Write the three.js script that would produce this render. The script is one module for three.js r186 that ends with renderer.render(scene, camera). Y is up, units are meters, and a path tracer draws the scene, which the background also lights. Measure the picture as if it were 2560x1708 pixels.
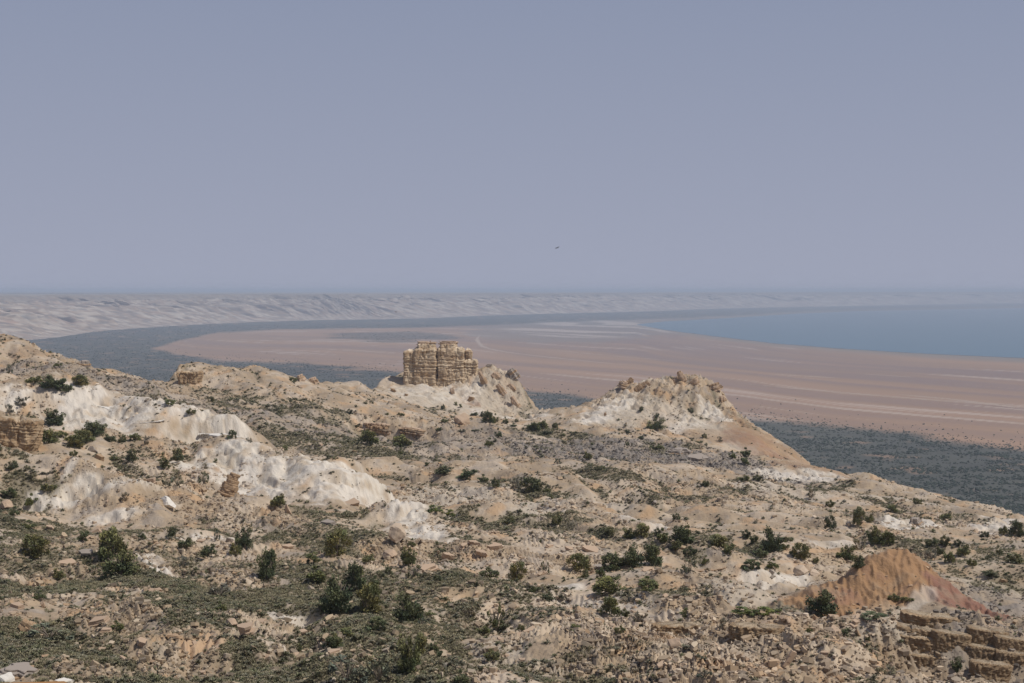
import * as THREE from 'three';
import { mergeGeometries } from 'three/addons/utils/BufferGeometryUtils.js';

// ------------------------------------------------------------------ camera, sky, sun, exposure
const scene = new THREE.Scene();
const EYE = 150;                                  // metres above the plain
const FOC = 3264, CX = 1175, CY = 784, HOR = 667; // focal length and centre of the 2350 x 1568 view of the photograph
const PITCH = Math.atan((CY - HOR) / FOC);
const camera = new THREE.PerspectiveCamera(2 * Math.atan(CY / FOC) * 180 / Math.PI, 1024 / 683, 0.5, 160000);
camera.position.set(0, EYE, 0);
camera.rotation.x = -PITCH;
scene.add(camera);

const SKY_W = 256, SKY_H = 128;
function skyTexture() {
  const d = new Float32Array(SKY_W * SKY_H * 4);
  const low = [0.370, 0.396, 0.502], mid = [0.256, 0.300, 0.424], high = [0.16, 0.21, 0.36];
  for (let j = 0; j < SKY_H; j++) {
    const el = Math.max(0, ((j + 0.5) / SKY_H - 0.5) * 180);
    const t1 = Math.min(1, el / 14), t2 = Math.min(1, Math.max(0, (el - 14) / 70));
    for (let i = 0; i < SKY_W; i++) {
      const o = (j * SKY_W + i) * 4;
      for (let c = 0; c < 3; c++) { const v = low[c] + (mid[c] - low[c]) * t1; d[o + c] = v + (high[c] - v) * t2; }
      d[o + 3] = 1;
    }
  }
  const t = new THREE.DataTexture(d, SKY_W, SKY_H, THREE.RGBAFormat, THREE.FloatType);
  t.mapping = THREE.EquirectangularReflectionMapping;
  t.magFilter = THREE.LinearFilter; t.minFilter = THREE.LinearFilter; t.needsUpdate = true;
  return t;
}
const skyMap = skyTexture();
scene.background = skyMap;
scene.environment = skyMap;

const SUN_EL = 56 * Math.PI / 180, SUN_AZ = 24 * Math.PI / 180;   // high, from the right and a little behind the camera
const sun = new THREE.DirectionalLight(new THREE.Color(1, 0.955, 0.89), 3.8);
sun.position.set(Math.cos(SUN_EL) * Math.cos(SUN_AZ) * 1000, 120 + Math.sin(SUN_EL) * 1000, -220 + Math.cos(SUN_EL) * Math.sin(SUN_AZ) * 1000);
sun.target.position.set(0, 120, -220);
sun.shadow.radius = 1.5; sun.castShadow = true;
sun.shadow.mapSize.set(4096, 4096);
Object.assign(sun.shadow.camera, { left: -320, right: 320, top: 320, bottom: -320, near: 100, far: 2000 });
scene.add(sun, sun.target);

scene.fog = new THREE.FogExp2(new THREE.Color(0.76, 0.855, 1.0), 0.00013);

const renderer = new THREE.WebGLRenderer({ antialias: true });
renderer.setSize(1024, 683);
renderer.toneMapping = THREE.LinearToneMapping;
renderer.toneMappingExposure = 0.95;
renderer.shadowMap.enabled = true;
renderer.shadowMap.type = THREE.PCFSoftShadowMap;

// ------------------------------------------------------------------ small tools
let seedState = 1;
function reseed(s) { seedState = s >>> 0; }
function rnd() { seedState = (seedState + 0x6D2B79F5) >>> 0; let t = seedState; t = Math.imul(t ^ (t >>> 15), t | 1); t ^= t + Math.imul(t ^ (t >>> 7), t | 61); return ((t ^ (t >>> 14)) >>> 0) / 4294967296; }
const rr = (a, b) => a + (b - a) * rnd();
const clamp = (v, a, b) => v < a ? a : v > b ? b : v;
const mix = (a, b, t) => a + (b - a) * t;
const sstep = (a, b, v) => { const t = clamp((v - a) / (b - a), 0, 1); return t * t * (3 - 2 * t); };
reseed(77);
const PERM = new Uint8Array(512);
{ const p = [...Array(256).keys()]; for (let i = 255; i > 0; i--) { const j = Math.floor(rnd() * (i + 1)); [p[i], p[j]] = [p[j], p[i]]; } for (let i = 0; i < 512; i++) PERM[i] = p[i & 255]; }
const GX = [], GY = [];
for (let i = 0; i < 16; i++) { GX.push(Math.cos(i * Math.PI / 8) * 1.42); GY.push(Math.sin(i * Math.PI / 8) * 1.42); }
function n2(x, y) {
  const X = Math.floor(x), Y = Math.floor(y), fx = x - X, fy = y - Y, xi = X & 255, yi = Y & 255;
  const u = fx * fx * fx * (fx * (fx * 6 - 15) + 10), v = fy * fy * fy * (fy * (fy * 6 - 15) + 10);
  const a = PERM[PERM[xi] + yi] & 15, b = PERM[PERM[xi + 1 & 255] + yi] & 15, c = PERM[PERM[xi] + (yi + 1 & 255)] & 15, d = PERM[PERM[xi + 1 & 255] + (yi + 1 & 255)] & 15;
  const p = GX[a] * fx + GY[a] * fy, q = GX[b] * (fx - 1) + GY[b] * fy, r = GX[c] * fx + GY[c] * (fy - 1), s = GX[d] * (fx - 1) + GY[d] * (fy - 1);
  const k = p + (q - p) * u;
  return k + (r + (s - r) * u - k) * v;
}
function fbm(x, y, o) { let s = 0, a = 0.5; for (let i = 0; i < o; i++) { s += a * n2(x, y); x = x * 2.03 + 17.1; y = y * 2.03 - 9.7; a *= 0.5; } return s; }
const ridged = (x, y) => 1 - 2 * Math.abs(n2(x, y));
function n3(x, y, z) { return (n2(x + z * 0.31, y + 13.7) + n2(y - x * 0.27 + 5.1, z + 3.3) + n2(z + y * 0.23 - 8.9, x + 21.4)) * 0.6; }

const taken = {};
function numbered(n) { const k = taken[n] = (taken[n] ?? -1) + 1; return k ? n + '_' + String(k).padStart(3, '0') : n; }
function tag(o, label, category, group) { o.userData.label = label; o.userData.category = category; if (group) o.userData.group = group; return o; }
function lit(m) { m.castShadow = true; m.receiveShadow = true; return m; }
function structure(name, geo, mat, label, category) {
  const m = lit(new THREE.Mesh(geo, mat)); m.name = numbered(name); m.userData.kind = 'structure'; tag(m, label, category); scene.add(m); return m;
}
function part(name, geo, mat, parent) { const m = lit(new THREE.Mesh(geo, mat)); m.name = name; parent.add(m); return m; }

// a pixel of the 2350 x 1568 view as a direction: [sideways, up] per metre ahead
const CP = Math.cos(PITCH), SP = Math.sin(PITCH);
function ray(px, py) {
  const x = (px - CX) / FOC, y = -(py - CY) / FOC;
  const yy = y * CP - SP, zz = y * SP + CP;
  return [x / zz, yy / zz];
}
function planeHit(px, py, level = 0) { const [a, s] = ray(px, py); const D = (EYE - level) / -s; return [a * D, -D]; }
// zooms used while surveying the photograph: origin and scale in its own 2560 x 1708 pixels
const ZOOM = { 0: [0, 0, 1.0894], 1: [0, 700, 0.366], 2: [850, 800, 0.234], 3: [1300, 880, 0.3404], 4: [0, 1138, 0.366], 5: [800, 1138, 0.366], 6: [1600, 1138, 0.4085], 7: [2000, 1480, 0.2383] };
const inView = (z, x, y) => [(ZOOM[z][0] + x * ZOOM[z][2]) / 1.0894, (ZOOM[z][1] + y * ZOOM[z][2]) / 1.0894];
const zoomScale = z => ZOOM[z][2] / 1.0894;

// ------------------------------------------------------------------ the hillside: surveyed points (view x, view y, metres ahead)
const survey = [];
const addPoint = (a, D, h) => survey.push([a, Math.log(D), h]);
function P(list) { for (const [x, y, D] of list) { const [a, s] = ray(x, y); addPoint(a, D, s * D); } }
// crest: the point and a hidden one behind it
function crest(list, back, drop) { for (const [x, y, D, b = back, d = drop] of list) { const [a, s] = ray(x, y); addPoint(a, D, s * D); addPoint(a, D + b, s * D - d); } }
for (const a of [-0.62, -0.3, 0, 0.3, 0.62]) { addPoint(a, 2, -1.9); addPoint(a, 6, -4.2); addPoint(a, 18, -10.2); addPoint(a, 38, -15.3); }
P([[-500, 1568, 60], [0, 1568, 61], [300, 1568, 62], [640, 1568, 62], [900, 1568, 62], [1400, 1568, 62], [1750, 1568, 61], [1980, 1568, 62]]);
P([[-500, 1420, 82], [0, 1430, 78], [250, 1420, 80], [500, 1400, 82], [740, 1420, 79], [960, 1430, 78], [1300, 1440, 77], [1480, 1410, 81], [1620, 1420, 80], [1900, 1425, 79]]);
crest([[1060, 1462, 73.5], [1150, 1468, 73]], 5, 1.0);
P([[1080, 1520, 67]]);
P([[0, 1320, 93], [250, 1320, 95], [500, 1310, 97], [700, 1340, 91], [950, 1330, 93], [1180, 1330, 94], [1400, 1330, 95], [1560, 1360, 90], [1500, 1330, 94]]);
crest([[800, 1285, 100], [1240, 1345, 91.5], [1330, 1375, 87]], 5, 0.9);
// chalk saddle and the ochre mound on the right
P([[1650, 1340, 96], [1760, 1395, 86], [1840, 1350, 93]]);
crest([[1910, 1345, 91, 6, 2.5], [1985, 1277, 96, 7, 4.5], [2060, 1270, 97, 7, 4.6], [2130, 1290, 96, 7, 4.4], [2200, 1345, 92, 6, 3.2], [2262, 1405, 87, 6, 2]], 7, 4);
P([[1900, 1420, 82.5], [2000, 1390, 87], [2100, 1395, 86.5], [2050, 1340, 91], [2160, 1370, 88.5]]);
// the ledge of layered rock at the lower right corner
crest([[2030, 1428, 79.5, 5, 0.8], [2120, 1416, 80.5, 5, 0.8], [2230, 1420, 80, 5, 0.8], [2350, 1442, 78, 5, 0.8], [2600, 1460, 76, 5, 0.8]], 5, 0.8);
crest([[2075, 1447, 78.4], [2200, 1458, 78.1], [2350, 1478, 77.6], [2600, 1500, 77]], 1.2, -0.05);
P([[2110, 1568, 75.2], [2250, 1568, 75.3], [2400, 1568, 75.3], [2120, 1532, 77.3], [2250, 1540, 77.1], [2380, 1548, 76.7], [2600, 1560, 76], [1850, 1500, 70], [1990, 1500, 71]]);
for (const a of [0.285, 0.33, 0.375, 0.5]) { addPoint(a, 60, -17.6); addPoint(a, 68, -19.6); addPoint(a, 72, -20.5); }
// middle distance
P([[-500, 1260, 103], [0, 1250, 104], [200, 1250, 106], [400, 1250, 108], [600, 1250, 110], [820, 1240, 112], [1000, 1255, 112], [1200, 1250, 115], [1400, 1250, 118], [1550, 1250, 119], [1700, 1260, 119], [1850, 1260, 124], [2000, 1250, 134], [2150, 1265, 128], [2320, 1310, 114], [2850, 1360, 106]]);
P([[0, 1180, 130], [130, 1180, 132], [300, 1195, 128], [480, 1190, 126], [620, 1195, 131], [1000, 1215, 134], [1150, 1205, 141], [1300, 1205, 146], [1450, 1215, 142], [1620, 1205, 152], [1800, 1200, 165], [1950, 1200, 176], [2080, 1220, 166], [2200, 1225, 170], [2350, 1250, 160], [2850, 1310, 140]]);
// low white ridge at the left
crest([[-400, 1000, 150], [0, 1015, 149], [100, 1043, 146], [190, 1058, 143], [250, 1075, 140], [300, 1095, 137]], 7, 2.4);
P([[60, 1110, 140], [200, 1130, 137]]);
P([[430, 1122, 142], [380, 1150, 136], [500, 1150, 138]]);
crest([[455, 1205, 121]], 4, 0.8);
P([[150, 1015, 178], [300, 1050, 174], [400, 1082, 166], [480, 1090, 168], [-400, 960, 180]]);
// first chalk ridge
crest([[-400, 900, 238], [0, 888, 234], [100, 890, 231], [190, 886, 227], [260, 893, 221], [300, 907, 217], [345, 925, 213], [440, 936, 206], [500, 958, 200], [524, 968, 197]], 10, 4.2);
P([[100, 965, 203], [200, 985, 199], [350, 1005, 188], [450, 1040, 178], [240, 940, 208]]);
// second chalk ridge
crest([[520, 1026, 187], [600, 1034, 183], [680, 1046, 179], [760, 1061, 174], [828, 1059, 171], [870, 1105, 161], [920, 1156, 150], [975, 1200, 140, 6, 2]], 8, 4.6);
P([[540, 1110, 165], [640, 1150, 154], [760, 1160, 151], [850, 1175, 147], [900, 1205, 139]]);
crest([[897, 1160, 141.5]], 5, 1);
// behind the first ridge up to the skyline at the left
P([[-400, 760, 300], [0, 773, 300], [60, 790, 296], [130, 822, 292], [200, 840, 290], [300, 863, 300], [395, 890, 322], [60, 860, 262], [150, 865, 258], [300, 892, 258], [400, 922, 256], [480, 932, 262], [380, 900, 285]]);
// the rounded hill left of the butte
P([[425, 855, 328], [480, 850, 331], [540, 854, 332], [640, 857, 336], [730, 883, 348], [800, 889, 358], [870, 900, 372], [560, 900, 300], [700, 920, 296], [850, 930, 312], [600, 950, 272], [760, 950, 278], [600, 1000, 240], [720, 1010, 238], [850, 1040, 224], [960, 1050, 226], [1000, 950, 335], [930, 930, 345]]);
crest([[835, 972, 287.5], [930, 974, 286.5], [1010, 985, 283]], 12, -0.3);
P([[838, 1014, 284.6], [930, 1011, 283.9], [1000, 1008, 281.2]]);
P([[900, 1070, 212], [950, 1130, 182], [1000, 1180, 160]]);
crest([[960, 1112, 186], [1060, 1100, 190], [1180, 1132, 178], [1255, 1162, 164]], 9, 1.6);
P([[1080, 1160, 166], [1180, 1180, 156], [1150, 1085, 205], [1220, 1110, 190]]);
crest([[1290, 1105, 192], [1335, 1095, 196], [1390, 1122, 186], [1450, 1165, 166], [1530, 1200, 152]], 9, 1.8);
P([[1320, 1150, 170], [1250, 1050, 232], [1140, 1040, 236], [1100, 1010, 262], [1200, 1005, 270]]);
// the dark platy hill and the slope below it
crest([[1400, 988, 298], [1500, 990, 296], [1600, 1018, 286], [1720, 1045, 276]], 14, 3);
P([[1300, 1015, 268], [1420, 1060, 236], [1560, 1070, 232], [1650, 1085, 238], [1500, 1105, 212], [1620, 1125, 207], [1740, 1100, 240], [1420, 1110, 205]]);
P([[1650, 1155, 186], [1760, 1160, 192], [1900, 1155, 212], [2000, 1150, 220], [2100, 1175, 206], [1560, 1160, 178]]);
crest([[1830, 1069, 286], [1900, 1090, 278]], 12, 4);
P([[1800, 1120, 245], [1900, 1118, 244], [1960, 1090, 270], [2020, 1101, 262], [2100, 1126, 246], [2170, 1146, 236], [2250, 1166, 226], [2350, 1190, 216], [2850, 1290, 190]]);
// the butte and its talus
P([[870, 899, 392], [905, 880, 400], [925, 872, 404], [1000, 880, 401], [1060, 878, 400], [1000, 905, 391], [920, 925, 382], [1000, 938, 381], [1090, 940, 384], [1100, 965, 360], [1200, 975, 352], [1180, 945, 388]]);
crest([[1098, 842, 406, 8, 2], [1120, 838, 406], [1150, 845, 405], [1180, 858, 404], [1200, 885, 402], [1216, 912, 400], [1236, 946, 397]], 8, 4);
P([[1150, 905, 394], [1265, 951, 396], [1300, 945, 394]]);
// the rocky peak
crest([[1340, 931, 390], [1400, 906, 388], [1425, 886, 387], [1450, 878, 386], [1500, 866, 386], [1540, 868, 386], [1570, 862, 386], [1615, 868, 384], [1650, 890, 382], [1668, 912, 380], [1690, 936, 378], [1720, 966, 376], [1760, 998, 372], [1800, 1025, 367], [1850, 1062, 360], [1888, 1087, 352]], 10, 5);
P([[1350, 990, 352], [1480, 990, 352], [1560, 1000, 350], [1640, 1010, 350], [1740, 1050, 342], [1500, 925, 372], [1600, 940, 370], [1790, 1078, 338]]);

// where the hillside breaks off to the plain
const skyline = [[-700, 302], [0, 302], [130, 294], [200, 291], [300, 302], [395, 324], [425, 332], [540, 336], [640, 340], [730, 352], [800, 362], [870, 396], [925, 412], [1080, 412], [1150, 412], [1236, 402], [1300, 400], [1450, 394], [1615, 392], [1690, 384], [1760, 378], [1850, 366], [1900, 300], [1960, 276], [2100, 252], [2250, 232], [2350, 222], [2900, 200]].map(([x, D]) => [(x - CX) / FOC, D]);
function polyline(t, pts) {
  if (t <= pts[0][0]) return pts[0][1];
  for (let i = 1; i < pts.length; i++) if (t < pts[i][0]) return mix(pts[i - 1][1], pts[i][1], (t - pts[i - 1][0]) / (pts[i][0] - pts[i - 1][0]));
  return pts[pts.length - 1][1];
}
// thin-plate surface through the survey
const tps = (() => {
  const n = survey.length, N = n + 3, M = [];
  const U = r2 => r2 < 1e-12 ? 0 : r2 * Math.log(r2);
  for (let i = 0; i < N; i++) M.push(new Float64Array(N + 1));
  for (let i = 0; i < n; i++) {
    for (let j = 0; j < n; j++) { const dx = survey[i][0] - survey[j][0], dy = survey[i][1] - survey[j][1]; M[i][j] = U(dx * dx + dy * dy); }
    M[i][i] += 0.00002;
    M[i][n] = M[n][i] = 1; M[i][n + 1] = M[n + 1][i] = survey[i][0]; M[i][n + 2] = M[n + 2][i] = survey[i][1]; M[i][N] = survey[i][2];
  }
  for (let c = 0; c < N; c++) {
    let p = c; for (let r = c + 1; r < N; r++) if (Math.abs(M[r][c]) > Math.abs(M[p][c])) p = r;
    [M[c], M[p]] = [M[p], M[c]];
    for (let r = c + 1; r < N; r++) { const f = M[r][c] / M[c][c]; if (f) for (let k = c; k <= N; k++) M[r][k] -= f * M[c][k]; }
  }
  const w = new Float64Array(N);
  for (let r = N - 1; r >= 0; r--) { let s = M[r][N]; for (let k = r + 1; k < N; k++) s -= M[r][k] * w[k]; w[r] = s / M[r][r]; }
  return (a, l) => { let s = w[n] + w[n + 1] * a + w[n + 2] * l; for (let i = 0; i < n; i++) { const dx = a - survey[i][0], dy = l - survey[i][1], r2 = dx * dx + dy * dy; if (r2 > 1e-12) s += w[i] * r2 * Math.log(r2); } return s; };
})();
const TA = 0.64, TNA = 420, TL0 = Math.log(1.5), TL1 = Math.log(440), TNL = 620;
const table = new Float32Array(TNA * TNL);
for (let j = 0; j < TNL; j++) for (let i = 0; i < TNA; i++) table[j * TNA + i] = tps(-TA + 2 * TA * i / (TNA - 1), TL0 + (TL1 - TL0) * j / (TNL - 1));
const cub = (a, b, c, d, t) => b + 0.5 * t * (c - a + t * (2 * a - 5 * b + 4 * c - d + t * (3 * (b - c) + d - a)));
function tableAt(a, l) {
  const u = clamp((a + TA) / (2 * TA) * (TNA - 1), 1, TNA - 2.001), v = clamp((l - TL0) / (TL1 - TL0) * (TNL - 1), 1, TNL - 2.001);
  const i = Math.floor(u), j = Math.floor(v), fu = u - i, fv = v - j;
  const row = k => { const o = (j + k) * TNA + i; return cub(table[o - 1], table[o], table[o + 1], table[o + 2], fu); };
  return cub(row(-1), row(0), row(1), row(2), fv);
}
// height above the plain at (x, ahead D), without the fine relief
function baseHeight(x, D) {
  const a = clamp(x / D, -0.63, 0.63), Ds = polyline(a, skyline);
  const over = Math.max(0, D - Ds - 4);
  return EYE + tableAt(a, Math.log(Math.min(D, Ds + 4))) - 0.62 * over * over / (over + 6);
}
function groundHit(px, py, from = 40) {
  const [a, s] = ray(px, py);
  let D = from;
  for (; D < 480; D *= 1.003) if (EYE + s * D < baseHeight(a * D, D)) break;
  return [a * D, D];
}
// point on the hill seen at a pixel: x, D, metres per view pixel
function spot(px, py) { const [x, D] = groundHit(px, py); return { x, D, m: D / FOC }; }

// ------------------------------------------------------------------ what the hillside is made of: strokes laid on the ground
const CHALK = 0, GREY = 1, OCHRE = 2, RED = 3, GREEN = 4, ROCK = 5, PALE = 6, SMOOTH = 7, NZ = 8;
const strokes = [];
function S(type, w, r, ...pts) {
  const q = pts.map(([x, y]) => { const s = spot(x, y); return [s.x, s.D]; });
  let x0 = 1e9, x1 = -1e9, d0 = 1e9, d1 = -1e9;
  for (const [x, D] of q) { x0 = Math.min(x0, x); x1 = Math.max(x1, x); d0 = Math.min(d0, D); d1 = Math.max(d1, D); }
  strokes.push({ type, w, r, q, box: [x0 - r * 1.6, x1 + r * 1.6, d0 - r * 1.6, d1 + r * 1.6] });
}
// chalk
S(CHALK, 1, 6, [180, 908], [270, 915], [330, 940]); S(CHALK, 1, 6, [150, 950], [230, 955], [300, 985]); S(CHALK, 0.8, 5, [360, 950], [420, 970], [470, 1000]);
S(CHALK, 1, 4.5, [455, 960], [500, 978], [512, 1000]); S(CHALK, 0.9, 5, [0, 905], [40, 915]);
S(CHALK, 1.1, 8, [530, 1060], [620, 1075], [720, 1085], [815, 1085], [850, 1115]); S(CHALK, 1, 5, [580, 1110], [660, 1130], [760, 1140], [860, 1150]);
S(CHALK, 1, 2.6, [890, 1150], [940, 1190], [985, 1232]);
S(CHALK, 1, 4.6, [140, 1140], [200, 1100], [255, 1085]); S(CHALK, 0.9, 1.8, [235, 1185], [285, 1180]); S(CHALK, 1, 0.9, [378, 1155], [392, 1158]);
S(CHALK, 0.9, 1.7, [430, 1230], [480, 1225], [530, 1235]); S(CHALK, 0.9, 0.9, [335, 1265], [370, 1305]);
S(CHALK, 1.2, 5.4, [2020, 1208], [2090, 1202], [2160, 1214]); S(CHALK, 0.9, 3, [2275, 1215], [2310, 1200]);
S(CHALK, 1, 1.8, [1690, 1340], [1760, 1335], [1830, 1318]); S(PALE, 0.8, 3.6, [1580, 1375], [1680, 1365], [1780, 1375]);
S(CHALK, 0.8, 1.1, [1235, 1340], [1320, 1350]); S(PALE, 0.9, 2.2, [1250, 1360], [1400, 1380], [1450, 1400]);
S(CHALK, 0.7, 6, [930, 900], [1010, 905], [1070, 900]); S(PALE, 0.9, 9, [920, 915], [1010, 915], [1110, 920]); S(CHALK, 0.8, 3.6, [1100, 950], [1180, 962], [1240, 957]);
S(PALE, 0.7, 8, [1120, 880], [1170, 900], [1220, 945]);
S(CHALK, 0.95, 6, [1350, 968], [1395, 942], [1425, 925]); S(CHALK, 1, 3.4, [1630, 940], [1655, 960]); S(CHALK, 0.7, 4, [1550, 985], [1585, 970]); S(CHALK, 0.7, 3, [1480, 873], [1505, 868]);
S(PALE, 0.8, 7, [1400, 970], [1480, 950], [1560, 950], [1640, 980]);
S(CHALK, 0.9, 5.5, [1800, 1090], [1850, 1085], [1895, 1102]); S(PALE, 0.8, 8, [1760, 1120], [1880, 1130]);
S(PALE, 0.9, 5, [980, 1125], [1080, 1145], [1180, 1160], [1240, 1180]); S(CHALK, 0.6, 1.6, [1130, 1110], [1180, 1130]);
S(CHALK, 0.7, 2.6, [1430, 1195], [1480, 1202]); S(PALE, 0.8, 4, [1310, 1140], [1400, 1160]); S(CHALK, 0.6, 2.2, [1510, 1205], [1540, 1212]);
S(PALE, 0.8, 4, [2000, 1135], [2080, 1145], [2160, 1165]); S(CHALK, 0.7, 1.5, [1900, 1262], [1960, 1258]); 
S(CHALK, 0.42, 0.75, [2085, 1388], [2112, 1370], [2132, 1358]); S(PALE, 0.6, 0.6, [2035, 1380], [2060, 1350]); S(PALE, 0.6, 2.5, [2000, 1415], [2060, 1405]); S(PALE, 0.7, 3, [2240, 1330], [2330, 1350]);
S(PALE, 0.9, 2.6, [1040, 1480], [1130, 1490], [1180, 1540]); S(PALE, 0.7, 2.5, [770, 1300], [840, 1300]); S(PALE, 0.8, 1.4, [1960, 1432], [2050, 1440]);
S(CHALK, 0.8, 1.0, [620, 1400], [700, 1410]); S(CHALK, 0.6, 0.8, [600, 1470], [640, 1490]);
// ochre and red earth
S(OCHRE, 1.2, 2.9, [1880, 1385], [1930, 1345], [1985, 1305], [2060, 1295], [2120, 1312]); S(OCHRE, 1, 2.2, [1960, 1370], [2060, 1345]); S(OCHRE, 0.8, 1.6, [1840, 1395], [1890, 1400]);
S(RED, 1.2, 1.9, [2195, 1365], [2225, 1385], [2255, 1405]); S(RED, 0.5, 1, [1920, 1375], [1940, 1360]);
S(OCHRE, 0.55, 5, [450, 1060], [470, 1080]); S(OCHRE, 0.5, 2.6, [1060, 905], [1085, 925]); S(RED, 0.35, 2, [1075, 920], [1090, 926]);
S(RED, 0.38, 5, [1700, 1008], [1735, 1033], [1770, 1050]); S(OCHRE, 0.6, 6.5, [1690, 970], [1760, 1020], [1820, 1055], [1870, 1082]); S(OCHRE, 0.35, 5, [1560, 990], [1640, 1000]);
S(OCHRE, 0.25, 5, [20, 810], [60, 815]);
// dark platy rock
S(GREY, 1, 17, [1330, 1040], [1420, 1030], [1520, 1045], [1620, 1060], [1690, 1075]); S(GREY, 0.55, 16, [640, 960], [760, 985], [900, 1030]); S(GREY, 0.6, 16, [100, 850], [250, 880], [380, 905]); S(GREY, 0.5, 12, [1100, 1005], [1230, 1040]);
S(GREY, 0.7, 4, [2320, 1400], [2350, 1420]); S(GREY, 0.5, 5, [2250, 1420], [2350, 1440]);
// broken rock
S(ROCK, 1, 17, [1330, 1040], [1450, 1040], [1620, 1060]); S(ROCK, 1, 12, [1440, 890], [1560, 885], [1660, 920]); S(ROCK, 1, 12, [1110, 860], [1160, 880], [1210, 925]);
S(ROCK, 1, 9, [1500, 1450], [1700, 1460], [1900, 1480], [2050, 1500]);  S(ROCK, 1, 7, [1600, 1530], [1800, 1540], [1950, 1550]);
S(ROCK, 0.9, 7, [350, 1090], [430, 1130], [520, 1170], [620, 1200]); S(ROCK, 0.8, 6, [1000, 1270], [1100, 1270], [1250, 1290]); S(ROCK, 0.8, 12, [40, 850], [200, 870], [350, 890]);
S(ROCK, 0.7, 10, [850, 990], [1000, 1000], [1100, 1010]); S(ROCK, 0.6, 8, [500, 850], [430, 870]); S(ROCK, 0.7, 6, [1340, 1240], [1450, 1250]); S(ROCK, 0.7, 9, [1700, 1140], [1600, 1130]);
S(ROCK, 0.6, 7, [200, 1240], [350, 1250], [450, 1280]); S(ROCK, 0.9, 2.4, [40, 1400], [140, 1395]); S(ROCK, 0.9, 2.2, [240, 1425], [300, 1450]); S(ROCK, 0.9, 2.6, [400, 1480], [450, 1520]); S(ROCK, 0.9, 2.4, [580, 1425], [640, 1440]); S(ROCK, 0.9, 2.6, [470, 1310], [560, 1330]); S(ROCK, 0.9, 2.4, [60, 1320], [160, 1300]); S(ROCK, 0.9, 2, [260, 1370], [320, 1380]); S(ROCK, 0.9, 2.2, [640, 1500], [720, 1480]); S(ROCK, 0.8, 2, [160, 1520], [220, 1535]);
// scrub
S(GREEN, 1, 16, [20, 1300], [250, 1330], [500, 1360], [640, 1370]); S(GREEN, 1, 11, [60, 1500], [300, 1490], [560, 1500], [720, 1530]); S(GREEN, 0.9, 5, [0, 1165], [50, 1140]); S(GREEN, 0.8, 8, [100, 1220], [300, 1230]);
S(GREEN, 0.85, 7, [1060, 1205], [1200, 1205], [1340, 1235], [1500, 1250], [1600, 1240]); S(GREEN, 0.7, 6, [560, 1190], [700, 1220], [780, 1240]); S(GREEN, 0.8, 5, [780, 1330], [900, 1345], [1000, 1320]);
S(GREEN, 0.6, 4, [1000, 1350], [1120, 1335]); S(GREEN, 0.85, 3.4, [1230, 1545], [1340, 1530], [1450, 1525]); S(GREEN, 0.9, 2.4, [1520, 1390], [1560, 1360]); S(GREEN, 0.8, 1.8, [1700, 1400], [1830, 1395]);
S(GREEN, 0.7, 12, [620, 1000], [780, 1010], [880, 1040]); S(GREEN, 0.6, 7, [1240, 985], [1330, 1000]); S(GREEN, 0.6, 5, [1180, 1105], [1260, 1150]); S(GREEN, 0.6, 5, [1480, 1150], [1600, 1150], [1680, 1120]);
S(GREEN, 0.6, 5, [1340, 1080], [1450, 1110]); S(GREEN, 0.6, 10, [450, 900], [560, 930], [700, 940]); S(GREEN, 0.5, 10, [2150, 1250], [2300, 1280], [2350, 1300]); S(GREEN, 0.5, 6, [1950, 1180], [2200, 1190], [2250, 1200]);
S(GREEN, 0.6, 4, [1860, 1130], [1920, 1118]); S(GREEN, 0.5, 4, [780, 1430], [1000, 1440], [1200, 1420]); S(GREEN, 0.6, 8, [330, 910], [420, 930]); S(GREEN, 0.55, 5, [800, 1200], [700, 1185]);
// swept smooth slopes
S(SMOOTH, 0.55, 4, [1900, 1380], [2000, 1320], [2120, 1320], [2240, 1390]); S(SMOOTH, 0.5, 2.6, [2090, 1450], [2200, 1465], [2350, 1490]); S(SMOOTH, 0.8, 8, [940, 905], [1080, 920]); S(SMOOTH, 0.35, 6, [580, 1100], [780, 1130]); S(SMOOTH, 0.7, 8, [1700, 1000], [1860, 1080]); S(SMOOTH, 0.6, 7, [1600, 980], [1660, 990]); S(SMOOTH, 0.6, 5, [150, 965], [280, 990]);

function strokesAt(x, D, out) {
  out.fill(0);
  const e1 = fbm(x * 0.21 + 40, D * 0.21, 3), e2 = n2(x * 1.3, D * 0.6) + 0.8 * n2(x * 3.1, D * 1.1);
  for (const s of strokes) {
    if (x < s.box[0] || x > s.box[1] || D < s.box[2] || D > s.box[3]) continue;
    let best = 1e9;
    for (let i = 0; i < s.q.length; i++) {
      const [ax, ay] = s.q[i];
      if (i + 1 < s.q.length) {
        const [bx, by] = s.q[i + 1], ux = bx - ax, uy = by - ay, L = ux * ux + uy * uy || 1e-9;
        const t = clamp(((x - ax) * ux + (D - ay) * uy) / L, 0, 1);
        const qx = x - ax - ux * t, qy = D - ay - uy * t;
        best = Math.min(best, qx * qx + qy * qy);
      } else best = Math.min(best, (x - ax) ** 2 + (D - ay) ** 2);
    }
    const f = Math.sqrt(best) / s.r + e1 * 1.1 + e2 * 0.15;
    const v = s.w * (1 - sstep(s.type === GREEN || s.type === CHALK || s.type === PALE ? 0.45 : 0.65, 1.15, f));
    if (v > out[s.type]) out[s.type] = v;
  }
  return out;
}
function domes(x, D) {
  const wx = x + fbm(x / 11 + 2, D / 11, 2) * 4, wd = D + fbm(x / 11 + 20, D / 11 + 7, 2) * 5;
  const p = wx * 0.92 + wd * 0.40, q = -wx * 0.40 + wd * 0.92;
  return [Math.abs(n2(p / 9.5 + 3, q / 24)), Math.abs(n2(p / 4.1 + 13, q / 9.5))];
}
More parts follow.
